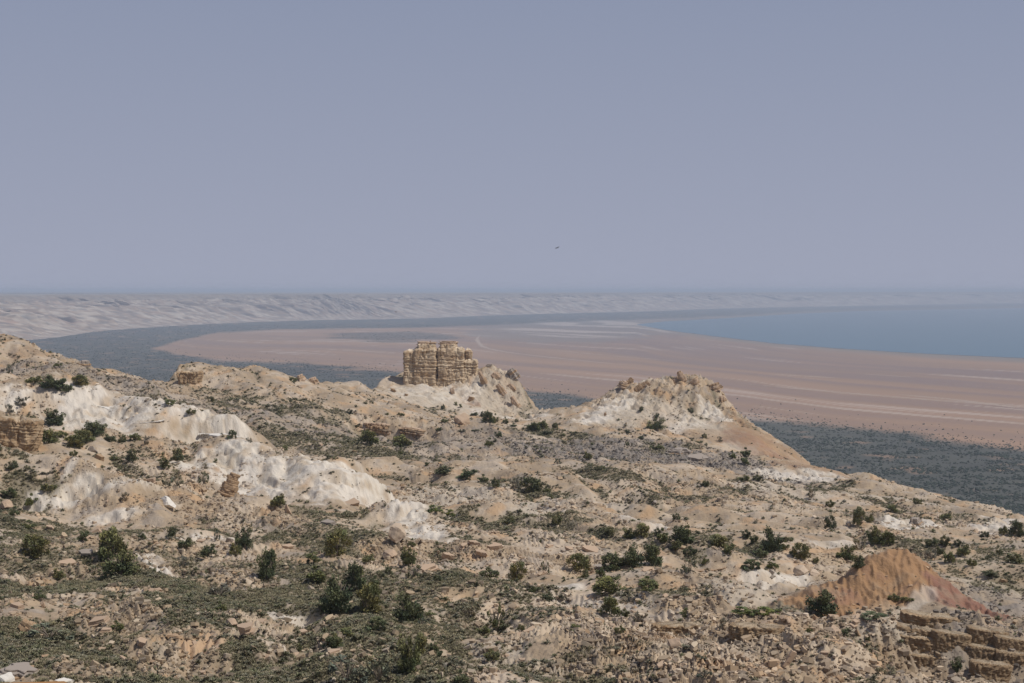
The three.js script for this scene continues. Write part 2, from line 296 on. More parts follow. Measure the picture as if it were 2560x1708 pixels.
// fine relief, in metres, from the same materials
function relief(x, D, h, z) {
  const near = sstep(30, 55, D);
  const [g1, g2] = domes(x, D);
  const dome = g1 * 2.5 + g2 * 0.95 - 0.95;   // rounded spurs parted by gullies that run down to the right
  const hum = dome + fbm(x / 13 + 3, D / 13, 2) * 0.7;
  const lump = fbm(x / 2.7, D / 2.7 + 31, 3) * 0.5;
  const fine = fbm(x / 0.62 + 7, D / 0.62, 2) * 0.13;
  const patch = sstep(-0.12, 0.36, fbm(x / 16 + 61, D / 16 - 12, 3) * 1.5 + 0.06);
  const rock = clamp(Math.max(z[ROCK], patch * 0.55 * (1 - Math.max(z[CHALK], z[SMOOTH])) + z[GREY] * 0.35), 0, 1);
  const soft = 1 - 0.8 * Math.min(1, z[SMOOTH]);
  let y = hum * (0.42 + 0.58 * soft) * (D < 120 ? 0.6 : 0.85) + (lump * (0.5 + 0.7 * rock) + fine * (0.5 + 1.3 * rock)) * soft;
  // chalk is gullied down its slopes and breaks in small steps
  if (z[CHALK] > 0.05 || z[PALE] > 0.05) {
    const k = Math.min(1, z[CHALK] + 0.5 * z[PALE]), E = D * 0.5 + h * 1.4;   // along the slope: depth and height together
    y += k * (ridged(x / 3.2 + E / 5, E / 4.4) - 0.45) * 0.26 * (0.35 + 0.65 * soft) + k * (ridged(x / 1.4 + fbm(x / 2, E / 2, 2), E / 1.5) - 0.5) * 0.16;
    y += k * sstep(-0.12, 0.2, fbm(x / 6 + 44, E / 4, 2)) * fbm(x / 0.9, E / 0.7, 3) * 0.6 * (0.5 + 0.5 * soft);
    const c = fbm(x / 5 + 90, E / 2.6, 3);
    y -= k * 0.8 * sstep(0.12, 0.24, c) * (1 - sstep(0.3, 0.5, c)) * soft;
  }
  { const e = Math.min(1, Math.max(z[OCHRE], z[RED])); if (e > 0.05 && D < 130) y += e * ((ridged((x + 0.35 * D) / 1.3, D / 5) - 0.5) * 0.32 + (ridged((x - 0.2 * D) / 0.45, D / 1.8) - 0.5) * 0.16 + fbm(x / 0.5, D / 0.5, 2) * 0.12); }
  // beds of rock dip to the left and stand out as small ledges
  if (rock > 0.03) {
    const step = 0.9 + 0.4 * n2(x / 30, D / 30), dip = 0.10 * x + 0.03 * D + fbm(x / 5, D / 5 + 70, 3) * 2.6;
    const p = (h + y + dip) / step, b = Math.floor(p), f = p - b;
    y += ((b + sstep(0.45, 0.98, f)) * step - dip - h - y) * rock * 0.75;
  }
  if (rock > 0.03) y += rock * ((ridged(x / 1.9 + fbm(x / 3, D / 3, 2) * 2.5, D / 1.7 + 8) - 0.5) * 0.3 + (ridged(x / 4.1 + 7, D / 3.3 + 0.2 * x) - 0.5) * 0.4);
  if (D > 330) y += z[ROCK] * (fbm(x / 3.4 + 80, D / 2.6, 3) * 0.8 + (ridged((x * 0.85 - D * 0.5) / 1.9, (x * 0.5 + D * 0.85) / 7) - 0.5) * 0.75 + (ridged((x * 0.85 - D * 0.5) / 0.8 + 4, (x * 0.5 + D * 0.85) / 3) - 0.5) * 0.3);
  return y * near;
}
// base colours of the ground (linear)
const TAN = [0.377, 0.282, 0.183], TAN2 = [0.291, 0.215, 0.141], BUFF = [0.442, 0.349, 0.247], C_CHALK = [0.560, 0.497, 0.412], C_PALE = [0.447, 0.379, 0.293], C_GREY = [0.185, 0.160, 0.138], C_OCHRE = [0.285, 0.163, 0.078], C_RED = [0.223, 0.111, 0.072], C_SOIL = [0.187, 0.154, 0.099];
function blend(c, d, t) { if (t > 0) { c[0] += (d[0] - c[0]) * t; c[1] += (d[1] - c[1]) * t; c[2] += (d[2] - c[2]) * t; } }
function gully(x, D) { const [a, b] = domes(x, D); return Math.max(1 - sstep(0.03, 0.17, a), 0.55 * (1 - sstep(0.02, 0.12, b))); }
function groundColour(x, D, z, c, h = baseHeight(x, D)) {
  const E = D * 0.5 + h * 1.4;
  const a = fbm(x / 9 + 5, D / 9, 3), b = fbm(x / 1.6 + 50, D / 1.6, 3), g = n2(x * 2.6, D * 2.6);
  c[0] = TAN[0]; c[1] = TAN[1]; c[2] = TAN[2];
  blend(c, TAN2, sstep(-0.04, 0.2, a + 0.5 * b)); blend(c, BUFF, sstep(0.0, 0.16, -a + 0.35 * b));
  const warm = fbm(x / 4.3 + 33, D / 4.3 + 8, 3); blend(c, [0.43, 0.275, 0.15], sstep(0.14, 0.3, warm) * 0.7); blend(c, [0.29, 0.24, 0.19], sstep(0.12, 0.3, -warm + 0.3 * b) * 0.55);
  blend(c, C_PALE, Math.min(1, z[PALE]) * 0.85);
  blend(c, C_GREY, clamp(z[GREY] * (0.8 + 1.2 * b + 0.5 * a), 0, 0.95));
  blend(c, C_GREY, clamp(sstep(0.12, 0.34, b) * 0.35 * (1 - z[CHALK]) * (1 - z[SMOOTH]), 0, 1));
  blend(c, C_OCHRE, clamp(z[OCHRE] * (0.95 + 0.35 * b), 0, 1));
  blend(c, C_RED, clamp(z[RED] * (0.95 + 0.4 * b), 0, 1));
  blend(c, C_CHALK, clamp(z[CHALK] * (1.02 + 0.5 * Math.min(0, b)), 0, 1));
  const streak = fbm(x / 2.6 + 4, E / 1.6 + 12, 4), pit = fbm(x / 1.1 + 8, E / 0.8, 3);
  blend(c, TAN, clamp(sstep(0.02, 0.32, streak + 0.5 * a) * 0.6 * z[CHALK], 0, 1)); blend(c, C_GREY, clamp(sstep(0.2, 0.34, pit) * 0.4 * z[CHALK] * (1 - 0.6 * z[SMOOTH]), 0, 1));
  blend(c, TAN2, clamp(sstep(0.05, 0.3, streak) * 0.35 * Math.max(z[OCHRE], z[RED]), 0, 1)); blend(c, [0.19, 0.105, 0.065], clamp(sstep(0.15, 0.35, b) * 0.5 * Math.max(z[OCHRE], z[RED]), 0, 1));
  blend(c, C_SOIL, clamp(sstep(0.25, 0.75, z[GREEN] + 0.5 * b + 0.35 * a) * 0.9, 0, 0.9));
  const v = 1 + 0.2 * b + 0.12 * g;
  c[0] *= v; c[1] *= v; c[2] *= v * (1 - 0.04 * a);
  return c;
}

// ------------------------------------------------------------------ the hillside mesh
const cols = [], rowsD = [];
for (let i = 0; i < 24; i++) cols.push(-0.60 + i * 0.22 / 24);
for (let i = 0; i <= 780; i++) cols.push(-0.38 + i * 0.76 / 780);
for (let i = 1; i <= 24; i++) cols.push(0.38 + i * 0.22 / 24);
for (let i = 0; i < 26; i++) rowsD.push(2.2 * Math.pow(52 / 2.2, i / 26));
for (let i = 0; i < 570; i++) rowsD.push(52 * Math.pow(330 / 52, i / 570));
for (let i = 0; i < 240; i++) rowsD.push(330 + 86 * i / 240);
for (let i = 0; i <= 34; i++) rowsD.push(416 * Math.pow(760 / 416, i / 34));
const NC = cols.length, NR = rowsD.length;
const hpos = new Float32Array(NC * NR * 3), hcol = new Float32Array(NC * NR * 3), huv = new Float32Array(NC * NR * 2), hmat = new Uint8Array(NC * NR);
const hz = [new Float32Array(NC * NR), new Float32Array(NC * NR), new Float32Array(NC * NR), new Float32Array(NC * NR)];   // scrub, rock, chalk, smooth: for scattering
// bodies of the hillside that are told apart by name
const bodies = [
  ['hillside', 'tan desert hillside strewn with rubble and scrub', 'hillside'],
  ['chalk_ridge', 'long white chalk ridge at the left with an eroded broken crest', 'ridge', 13, [[150, 930], [260, 945], [350, 970], [440, 975], [510, 985]]],
  ['chalk_ridge', 'white chalk ridge in the middle with a smooth bright front slope', 'ridge', 11, [[530, 1080], [640, 1100], [760, 1110], [830, 1110], [900, 1165], [960, 1210]]],
  ['chalk_ridge', 'small white chalk ridge low at the left edge above the scrub', 'ridge', 6.5, [[120, 1150], [190, 1105], [265, 1090]]],
  ['ochre_mound', 'orange ochre earth mound with a pink crest at the lower right', 'mound', 4.4, [[1880, 1385], [1940, 1345], [1990, 1310], [2060, 1300], [2130, 1315], [2190, 1360], [2240, 1400]]],
  ['butte_slope', 'pale talus slope around the foot of the castle-like butte', 'slope', 13, [[900, 905], [960, 910], [1040, 915], [1110, 915], [1170, 915], [1220, 945]]],
  ['rocky_hill', 'pointed tan hill with a jagged rocky crest right of the butte', 'hill', 21, [[1340, 960], [1430, 935], [1520, 920], [1600, 930], [1680, 975], [1760, 1025], [1830, 1065]]],
  ['platy_rise', 'low rise of dark grey platy rock below the pointed hill', 'rise', 17, [[1330, 1035], [1420, 1035], [1520, 1050], [1640, 1065]]],
];
const bodyStrokes = bodies.map(b => b[4] && { r: b[3], q: b[4].map(([x, y]) => { const s = spot(x, y); return [s.x, s.D]; }) });
function bodyAt(x, D) {
  const e = fbm(x * 0.18 + 11, D * 0.18 + 6, 2);
  let found = 0, bestF = 1;
  for (let k = 1; k < bodies.length; k++) {
    const s = bodyStrokes[k];
    for (let i = 0; i + 1 < s.q.length; i++) {
      const [ax, ay] = s.q[i], ux = s.q[i + 1][0] - ax, uy = s.q[i + 1][1] - ay;
      const t = clamp(((x - ax) * ux + (D - ay) * uy) / (ux * ux + uy * uy), 0, 1);
      const f = Math.hypot(x - ax - ux * t, D - ay - uy * t) / s.r + e * 0.5;
      if (f < bestF) { bestF = f; found = k; }
    }
  }
  return found;
}
{
  const z = new Float32Array(NZ), c = [0, 0, 0];
  for (let j = 0; j < NR; j++) for (let i = 0; i < NC; i++) {
    const o = j * NC + i, D = rowsD[j], x = cols[i] * D;
    const h = baseHeight(x, D);
    strokesAt(x, D, z);
    z[CHALK] *= D > 125 && x < 5 && D < 330 ? sstep(-0.34, 0.0, fbm(x / 6.5 + 21, D / 8 + 3, 3) + 0.35 * n2(x / 1.7, D / 2.6) + (z[SMOOTH] > 0.2 ? 0.12 : 0)) : 1;
    z[GREEN] *= (1 - 0.85 * Math.min(1, z[ROCK])) * (1 - 0.7 * Math.min(1, z[CHALK])) * (0.6 + 0.65 * sstep(-0.3, 0.22, fbm(x / 5.5 + 71, D / 7.5, 3)));
    z[GREEN] = Math.max(z[GREEN], 0.75 * gully(x, D) * (1 - Math.min(1, z[CHALK] * 1.2 + z[SMOOTH])) * sstep(-0.25, 0.2, fbm(x / 30, D / 30 + 9, 2)));
    const far = D > polyline(cols[i], skyline) + 14;
    hpos[o * 3] = x; hpos[o * 3 + 1] = Math.max(-4, h + relief(x, D, h, z)); hpos[o * 3 + 2] = -D;
    groundColour(x, D, z, c, h);
    hcol[o * 3] = c[0]; hcol[o * 3 + 1] = c[1]; hcol[o * 3 + 2] = c[2];
    huv[o * 2] = x / 3; huv[o * 2 + 1] = D / 3;
    hmat[o] = far ? 0 : bodyAt(x, D);
    const patch = sstep(-0.12, 0.36, fbm(x / 16 + 61, D / 16 - 12, 3) * 1.5 + 0.06);
    hz[0][o] = z[GREEN]; hz[1][o] = Math.max(z[ROCK], patch * 0.55, z[GREY] * 0.7); hz[2][o] = Math.max(z[CHALK], z[OCHRE], z[RED]); hz[3][o] = z[SMOOTH];
  }
}
// height of the finished ground and the mix of cover at (x, D)
function cell(x, D) {
  const a = x / D;
  let lo = 0, hi = NR - 2;
  while (lo < hi) { const m = (lo + hi + 1) >> 1; if (rowsD[m] <= D) lo = m; else hi = m - 1; }
  let p = 0, q = NC - 2;
  while (p < q) { const m = (p + q + 1) >> 1; if (cols[m] <= a) p = m; else q = m - 1; }
  return [p, lo, clamp((a - cols[p]) / (cols[p + 1] - cols[p]), 0, 1), clamp((D - rowsD[lo]) / (rowsD[lo + 1] - rowsD[lo]), 0, 1)];
}
function groundY(x, D) {
  const [i, j, u, v] = cell(x, D), o = j * NC + i;
  return mix(mix(hpos[o * 3 + 1], hpos[o * 3 + 4], u), mix(hpos[(o + NC) * 3 + 1], hpos[(o + NC + 1) * 3 + 1], u), v);
}
function cover(k, x, D) { const [i, j] = cell(x, D); return hz[k][j * NC + i]; }
// where a pixel's ray meets the finished ground
function meet(px, py) {
  const [a, s] = ray(px, py);
  let D = 50;
  for (; D < 470; D *= 1.0015) if (EYE + s * D < groundY(a * D, D)) break;
  return { x: a * D, D, y: groundY(a * D, D), m: D / FOC };
}

function bumpTexture(n, f, seed) {
  const d = new Uint8Array(n * n * 4);
  const wrap = (x, y) => { // tileable fbm
    let s = 0, a = 0.5, k = f;
    for (let o = 0; o < 4; o++) {
      const u = x * k, v = y * k;
      const A = n2(u + seed, v), B = n2(u - k + seed, v), C = n2(u + seed, v - k), E = n2(u - k + seed, v - k);
      s += a * mix(mix(A, B, x), mix(C, E, x), y); a *= 0.55; k *= 2;
    }
    return s;
  };
  for (let j = 0; j < n; j++) for (let i = 0; i < n; i++) { const v = clamp(128 + 190 * wrap(i / n, j / n), 0, 255), o = (j * n + i) * 4; d[o] = d[o + 1] = d[o + 2] = v; d[o + 3] = 255; }
  const t = new THREE.DataTexture(d, n, n); t.wrapS = t.wrapT = THREE.RepeatWrapping; t.magFilter = THREE.LinearFilter; t.minFilter = THREE.LinearMipmapLinearFilter; t.generateMipmaps = true; t.needsUpdate = true;
  return t;
}
const grit = bumpTexture(512, 8, 3.3);
const groundMat = new THREE.MeshStandardMaterial({ vertexColors: true, roughness: 0.96, metalness: 0, bumpMap: grit, bumpScale: 0.12 });
groundMat.name = 'desert ground';
{
  const idx = bodies.map(() => []);
  for (let j = 0; j < NR - 1; j++) for (let i = 0; i < NC - 1; i++) {
    const o = j * NC + i;
    if (hpos[o * 3 + 1] < -3.9 && hpos[(o + NC) * 3 + 1] < -3.9) continue;
    idx[hmat[o]].push(o, o + 1, o + NC, o + 1, o + NC + 1, o + NC);
  }
  const whole = new THREE.BufferGeometry();
  whole.setAttribute('position', new THREE.BufferAttribute(hpos, 3));
  whole.setIndex([].concat(...idx.map(a => a)).length ? Array.from(idx.reduce((s, a) => { for (let k = 0; k < a.length; k++) s.push(a[k]); return s; }, [])) : []);
  whole.computeVertexNormals();
  const nor = whole.attributes.normal.array;
  bodies.forEach(([name, label, cat], k) => {
    const map = new Int32Array(NC * NR).fill(-1), src = []; const id = new Uint32Array(idx[k].length);
    idx[k].forEach((o, q) => { if (map[o] < 0) { map[o] = src.length; src.push(o); } id[q] = map[o]; });
    const p = new Float32Array(src.length * 3), n = new Float32Array(src.length * 3), c = new Float32Array(src.length * 3), u = new Float32Array(src.length * 2);
    src.forEach((o, q) => { for (let e = 0; e < 3; e++) { p[q * 3 + e] = hpos[o * 3 + e]; n[q * 3 + e] = nor[o * 3 + e]; c[q * 3 + e] = hcol[o * 3 + e]; } u[q * 2] = huv[o * 2]; u[q * 2 + 1] = huv[o * 2 + 1]; });
    const g = new THREE.BufferGeometry();
    g.setAttribute('position', new THREE.BufferAttribute(p, 3)); g.setAttribute('normal', new THREE.BufferAttribute(n, 3)); g.setAttribute('color', new THREE.BufferAttribute(c, 3)); g.setAttribute('uv', new THREE.BufferAttribute(u, 2)); g.setIndex(new THREE.BufferAttribute(id, 1));
    structure(name, g, groundMat, label, cat);
  });
}

// ------------------------------------------------------------------ the plain, the sea, the far escarpment and the plateau
const pt = ([x, y]) => [(x - CX) / FOC, y];
const T_NEAR = [[345, 800], [400, 812], [450, 822], [550, 830], [700, 837], [925, 853], [1210, 900], [1350, 918], [1720, 958], [1930, 989], [2350, 1035], [2900, 1095]].map(pt);
const T_FAR = [[345, 800], [425, 778], [500, 763], [650, 756], [800, 754], [950, 752], [1150, 745], [1300, 738], [1460, 733], [1675, 725], [1825, 716], [1975, 711], [2350, 704], [2900, 700]].map(pt);
const W_NEAR = [[345, 735], [900, 736], [1200, 740], [1459, 745], [1525, 757], [1625, 770], [1775, 788], [1925, 800], [2125, 812], [2350, 822], [2900, 845]].map(pt);
const W_FAR = [[1459, 745], [1525, 738], [1675, 730], [1825, 720], [1975, 714], [2350, 707], [2900, 703]].map(pt);
const CLIFF = [[-700, 860], [-300, 812], [107, 777], [250, 758.6], [500, 743], [725, 735], [920, 732], [1175, 722.6], [1475, 715], [1675, 708], [1875, 704], [2350, 696], [2900, 690], [3600, 686]];
const lineOf = D => HOR + FOC * EYE / D;        // how far below eye level the plain lies at D, as a view row
const C_TANFLAT = [0.268, 0.165, 0.100], C_TANDARK = [0.205, 0.135, 0.107], C_TANLIGHT = [0.312, 0.190, 0.115], C_SALT = [0.447, 0.370, 0.310], C_SHORE = [0.172, 0.150, 0.129], C_BELT = [0.052, 0.052, 0.038];
function beltAt(a, y, x, D) {   // 0 open flat .. 1 scrub belt
  const w = fbm(x / 260, D / 260, 3) * 30 * (y - HOR) / 300;
  const px = a * FOC + CX;
  let near = sstep(-4 * (y - HOR) / 150, 5 * (y - HOR) / 150, y - polyline(a, T_NEAR) + w);
  let far = 1 - sstep(-2.5, 2.5, y - polyline(a, T_FAR) + w * 0.4);
  if (px < 345) return 1;
  const e = ((px - 900) / 150) ** 2 + ((y - 773) / 12) ** 2 + fbm(x / 300, D / 300, 3) * 1.6;   // a darker patch of scrub on the flat
  far = Math.max(far, (1 - sstep(0.5, 1.2, e)) * 0.7);
  return Math.max(near, far);
}
{
  const pc = [], pr = [];
  for (let i = 0; i <= 500; i++) pc.push(-0.58 + 1.16 * i / 500);
  for (let j = 0; j <= 400; j++) { const t = j / 400; pr.push(HOR + 16 + 744 * Math.pow(t, 1.45)); }
  const w = pc.length, pos = [], col = [], id = [];
  const c = [0, 0, 0];
  for (let j = 0; j < pr.length; j++) for (let i = 0; i < w; i++) {
    const D = FOC * EYE / (pr[j] - HOR), a = pc[i], x = a * D, y = pr[j];
    pos.push(x, -0.4 + n2(x / 40, D / 40) * 0.1, -D);
    const yn = polyline(a, T_NEAR), yw = polyline(a, W_NEAR);
    const t = (y - yw) / Math.max(4, yn - yw);                     // 0 at the shore, 1 where the scrub begins
    const warp = fbm(x / 900, D / 900, 2) * 0.12;
    const st = fbm(x / 1800 + 8, (t + warp) * 11, 3), st2 = fbm(x / 800 + 30, (t + warp * 0.6) * 44 + 4, 2), spot2 = fbm(x / 200, D / 200, 3);
    c[0] = C_TANFLAT[0]; c[1] = C_TANFLAT[1]; c[2] = C_TANFLAT[2];
    blend(c, C_TANDARK, clamp(sstep(-0.15, 0.3, st) * (1.25 - t) + 0.15 * spot2, 0, 1)); blend(c, C_TANLIGHT, clamp(sstep(0.02, 0.35, -st) * 0.9, 0, 1));
    blend(c, C_TANLIGHT, clamp(sstep(0.06, 0.24, st2) * 0.55, 0, 1)); blend(c, C_SALT, clamp(sstep(0.27, 0.36, st2 + 0.5 * fbm(x / 700 + 3, D / 500, 2)) * 0.55, 0, 1));
    const px = a * FOC + CX;
    blend(c, C_SHORE, clamp((1 - sstep(0.0, 0.07, t + 0.3 * warp)) * 0.8, 0, 1));
    blend(c, C_SHORE, (1 - sstep(0.6, 1.2, ((px - 1300) / 230) ** 2 + ((y - 762) / 26) ** 2 + spot2)) * 0.6);
    blend(c, C_SALT, (1 - sstep(0.5, 1.1, ((px - 1350) / 220) ** 2 + ((y - 755) / 22) ** 2)) * sstep(0.1, 0.3, st2 + 0.1) * 0.7);
    const belt = beltAt(a, y, x, D);
    const g = C_BELT;
    const m = 1 + 0.5 * fbm(x / 60, D / 60, 2) + 0.5 * fbm(x / 420 + 4, D / 420, 2);
    blend(c, [g[0] * m, g[1] * m, g[2] * m], clamp(belt, 0, 1));
    blend(c, C_TANFLAT, clamp(belt * sstep(0.18, 0.34, fbm(x / 45 + 20, D / 45, 3)) * 0.6, 0, 1));
    col.push(c[0], c[1], c[2]);
  }
  for (let j = 0; j < pr.length - 1; j++) for (let i = 0; i < w - 1; i++) { const o = j * w + i; id.push(o, o + w, o + 1, o + 1, o + w, o + w + 1); }
  const g = new THREE.BufferGeometry();
  g.setAttribute('position', new THREE.Float32BufferAttribute(pos, 3)); g.setAttribute('color', new THREE.Float32BufferAttribute(col, 3)); g.setIndex(id); g.computeVertexNormals();
  // the track worn across the flat is part of the sheet's colour; beyond the frame the sheet goes on plain
  structure('plain', g, new THREE.MeshStandardMaterial({ vertexColors: true, roughness: 1 }), 'wide flat salt plain of pinkish sand with scrub belts below the hills', 'plain');
  const under = new THREE.PlaneGeometry(120000, 120000); under.rotateX(-Math.PI / 2); under.translate(0, -2.2, -20000);
  structure('ground', under, new THREE.MeshStandardMaterial({ color: new THREE.Color(0.17, 0.14, 0.11), roughness: 1 }), 'flat dark scrub ground continuing out around the salt plain', 'ground');
}
// the dry track
function ribbon(points, width, y) {
  const curve = new THREE.CatmullRomCurve3(points.map(([x, py]) => { const [X, Z] = planeHit(x, py); return new THREE.Vector3(X, y, Z); }));
  const n = 160, pos = [], id = [];
  for (let i = 0; i <= n; i++) {
    const p = curve.getPoint(i / n), t = curve.getTangent(i / n), k = width * (0.65 + 0.7 * n2(i * 0.23, width)) * Math.min(1, 6 * Math.min(i / n, 1 - i / n));
    pos.push(p.x - t.z * k, y, p.z + t.x * k, p.x + t.z * k, y, p.z - t.x * k);
    if (i < n) id.push(i * 2, i * 2 + 2, i * 2 + 1, i * 2 + 1, i * 2 + 2, i * 2 + 3);
  }
  const g = new THREE.BufferGeometry(); g.setAttribute('position', new THREE.Float32BufferAttribute(pos, 3)); g.setIndex(id); g.computeVertexNormals(); return g;
}
const saltMat = new THREE.MeshStandardMaterial({ color: new THREE.Color(0.37, 0.275, 0.205), roughness: 1, side: THREE.DoubleSide });
structure('track', ribbon([[1103, 768], [1095, 778], [1100, 788], [1112, 797], [1150, 806], [1200, 813], [1330, 827], [1480, 842]], 9, -0.2), saltMat, 'pale curved track crossing the plain behind the butte', 'track');
const salt2 = new THREE.MeshStandardMaterial({ color: new THREE.Color(0.36, 0.27, 0.205), roughness: 1, side: THREE.DoubleSide });
[[[[1180, 800], [1290, 806], [1420, 818], [1600, 832]], 7, 'pale salt line on the plain just above the butte shoulder'],
 [[[1760, 858], [1830, 862], [1930, 868]], 12, 'short bright salt line on the dark middle of the plain'],
 [[[1980, 858], [2100, 866]], 9, 'short pale salt line right of the pointed hill'],
 [[[1700, 880], [1900, 898], [2150, 918], [2350, 930]], 8, 'long pale salt line running to the right edge of the plain'],
 [[[2060, 905], [2200, 918], [2350, 938]], 10, 'pale salt line low on the plain near the right edge']].forEach(([p, w, l]) => structure('salt_line', ribbon(p, w * 0.8, -0.22 + w * 0.004), salt2, l, 'salt line'));
{ // the sea
  const pos = [], id = [], N = 220, M = 30;
  for (let i = 0; i <= N; i++) {
    const a = mix((1462 - CX) / FOC, 0.58, Math.pow(i / N, 1.2)), y1 = polyline(a, W_NEAR) + n2(i * 0.9, 2.5) * 0.5, y0 = polyline(a, W_FAR);
    for (let j = 0; j <= M; j++) { const D = FOC * EYE / (mix(y0, y1, j / M) - HOR); pos.push(a * D, 0.1, -D); }
    if (i < N) for (let j = 0; j < M; j++) { const o = i * (M + 1) + j; id.push(o, o + 1, o + M + 1, o + 1, o + M + 2, o + M + 1); }
  }
  const g = new THREE.BufferGeometry(); g.setAttribute('position', new THREE.Float32BufferAttribute(pos, 3)); g.setIndex(id); g.computeVertexNormals();
  const uv = []; for (let k = 0; k < pos.length; k += 3) uv.push(pos[k] / 60, pos[k + 2] / 60);
  g.setAttribute('uv', new THREE.Float32BufferAttribute(uv, 2));
  structure('sea', g, new THREE.MeshPhysicalMaterial({ color: new THREE.Color(0.055, 0.125, 0.165), roughness: 0.3, bumpMap: grit, bumpScale: 0.5, ior: 1.33, side: THREE.DoubleSide }), 'calm blue sea reaching in from the right behind the plain', 'sea');
}
const RIM = 128;
const foot = new THREE.CatmullRomCurve3(CLIFF.map(([x, y]) => { const [X, Z] = planeHit(x, y); return new THREE.Vector3(X, 0, Z); }), false, 'centripetal');
{
  const N = 1700, M = 78, pos = [], col = [], id = [], pl = [], plid = [];
  const c = [0, 0, 0];
  const footPts = []; { // spread by bearing so that the far part is not starved
    for (let i = 0; i <= N; i++) footPts.push(Math.pow(i / N, 1.0)); }
  for (let i = 0; i <= N; i++) {
    const u = footPts[i], p = foot.getPoint(u), t = foot.getTangent(u), nx = t.z, nz = -t.x, L = Math.hypot(nx, nz) || 1;
    const s = u * 42000;
    for (let j = 0; j <= M; j++) {
      const v = j / M;
      const slant = s + v * 260 + fbm(s / 400, v * 3 + 60, 3) * 160;                                     // gullies run down askew
      const gul = ridged(slant / 330 + 2, v * 1.1 + 0.3) * 0.5 + ridged(slant / 1100 + 4, v * 0.6) * 0.7 + ridged(slant / 120, v * 2.2 + 7) * 0.28 + fbm(slant / 60, v * 6, 2) * 0.3;
      const run = 620 + 240 * fbm(s / 900, 2.2, 2);
      const off = v * run + gul * 130 * Math.sin(Math.PI * Math.min(1, v * 1.15));
      let hgt = RIM * (0.60 * sstep(0, 0.42, v) + 0.16 * sstep(0.45, 0.62, v + 0.1 * gul) + 0.24 * sstep(0.72, 0.98, v + 0.05 * gul));
      hgt += (fbm(slant / 80, v * 9 + 3, 3) * 20 + ridged(slant / 46, v * 5) * 5) * Math.sin(Math.PI * v);
      if (j === M) hgt = RIM;
      pos.push(p.x + nx / L * off, v === 0 ? -1 : hgt, p.z + nz / L * off);
      const st = fbm(slant / 140 + 5, v * 7, 3) + 0.5 * fbm(s / 70 - v * 3, v * 9 + 40, 3), st2 = fbm(slant / 38, v * 16 + 9, 3) + 0.4 * fbm(s / 25, v * 30, 2), band = fbm(s / 1500, v * 14, 2);
      const fine = fbm(slant / 22 + 70, v * 26, 2) + 0.6 * n2(s / 14, v * 55);
      c[0] = 0.31; c[1] = 0.225; c[2] = 0.16;
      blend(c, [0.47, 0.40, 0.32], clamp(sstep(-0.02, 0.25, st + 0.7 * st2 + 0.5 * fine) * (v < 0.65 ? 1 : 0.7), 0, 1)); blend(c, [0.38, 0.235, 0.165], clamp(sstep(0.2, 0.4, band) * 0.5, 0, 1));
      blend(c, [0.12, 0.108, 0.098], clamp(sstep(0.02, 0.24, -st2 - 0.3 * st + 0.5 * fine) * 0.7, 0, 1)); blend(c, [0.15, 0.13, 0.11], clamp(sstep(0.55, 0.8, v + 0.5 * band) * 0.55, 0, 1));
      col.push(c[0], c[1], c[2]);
    }
    for (const k of [0, 0.02, 0.1, 0.4, 1]) { const o = (i * (M + 1) + M) * 3; pl.push(pos[o] + nx / L * 40000 * k, RIM + (k ? 0 : 0) - 0.05, pos[o + 2] + nz / L * 40000 * k); }
    if (i < N) {
      for (let j = 0; j < M; j++) { const o = i * (M + 1) + j; id.push(o, o + M + 1, o + 1, o + 1, o + M + 1, o + M + 2); }
      for (let j = 0; j < 4; j++) { const o = i * 5 + j; plid.push(o, o + 5, o + 1, o + 1, o + 5, o + 6); }
    }
  }
  const g = new THREE.BufferGeometry(); g.setAttribute('position', new THREE.Float32BufferAttribute(pos, 3)); g.setAttribute('color', new THREE.Float32BufferAttribute(col, 3)); g.setIndex(id); g.computeVertexNormals();
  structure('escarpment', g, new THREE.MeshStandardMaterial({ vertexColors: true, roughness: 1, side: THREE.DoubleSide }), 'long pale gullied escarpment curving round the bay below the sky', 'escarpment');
  const q = new THREE.BufferGeometry(); q.setAttribute('position', new THREE.Float32BufferAttribute(pl, 3)); q.setIndex(plid); q.computeVertexNormals();
  structure('plateau', q, new THREE.MeshStandardMaterial({ color: new THREE.Color(0.27, 0.23, 0.18), roughness: 1, side: THREE.DoubleSide }), 'flat plateau top beyond the rim of the far escarpment', 'plateau');
}

// ------------------------------------------------------------------ rock
const rockMat = new THREE.MeshStandardMaterial({ vertexColors: true, roughness: 0.95, bumpMap: grit, bumpScale: 0.05 }); rockMat.name = 'layered sandstone';
const slabTan = new THREE.MeshStandardMaterial({ color: new THREE.Color(0.416, 0.299, 0.203), roughness: 0.95 });
const slabGrey = new THREE.MeshStandardMaterial({ color: new THREE.Color(0.295, 0.246, 0.202), roughness: 0.95 });
const slabBrown = new THREE.MeshStandardMaterial({ color: new THREE.Color(0.344, 0.231, 0.136), roughness: 0.95 });
const slabDark = new THREE.MeshStandardMaterial({ color: new THREE.Color(0.198, 0.140, 0.090), roughness: 0.95 });
const slabPale = new THREE.MeshStandardMaterial({ color: new THREE.Color(0.464, 0.359, 0.259), roughness: 0.95 });
const chalkMat = new THREE.MeshStandardMaterial({ color: new THREE.Color(0.636, 0.588, 0.516), roughness: 0.95 });
const ochreMat = new THREE.MeshStandardMaterial({ color: new THREE.Color(0.271, 0.139, 0.049), roughness: 0.95 });

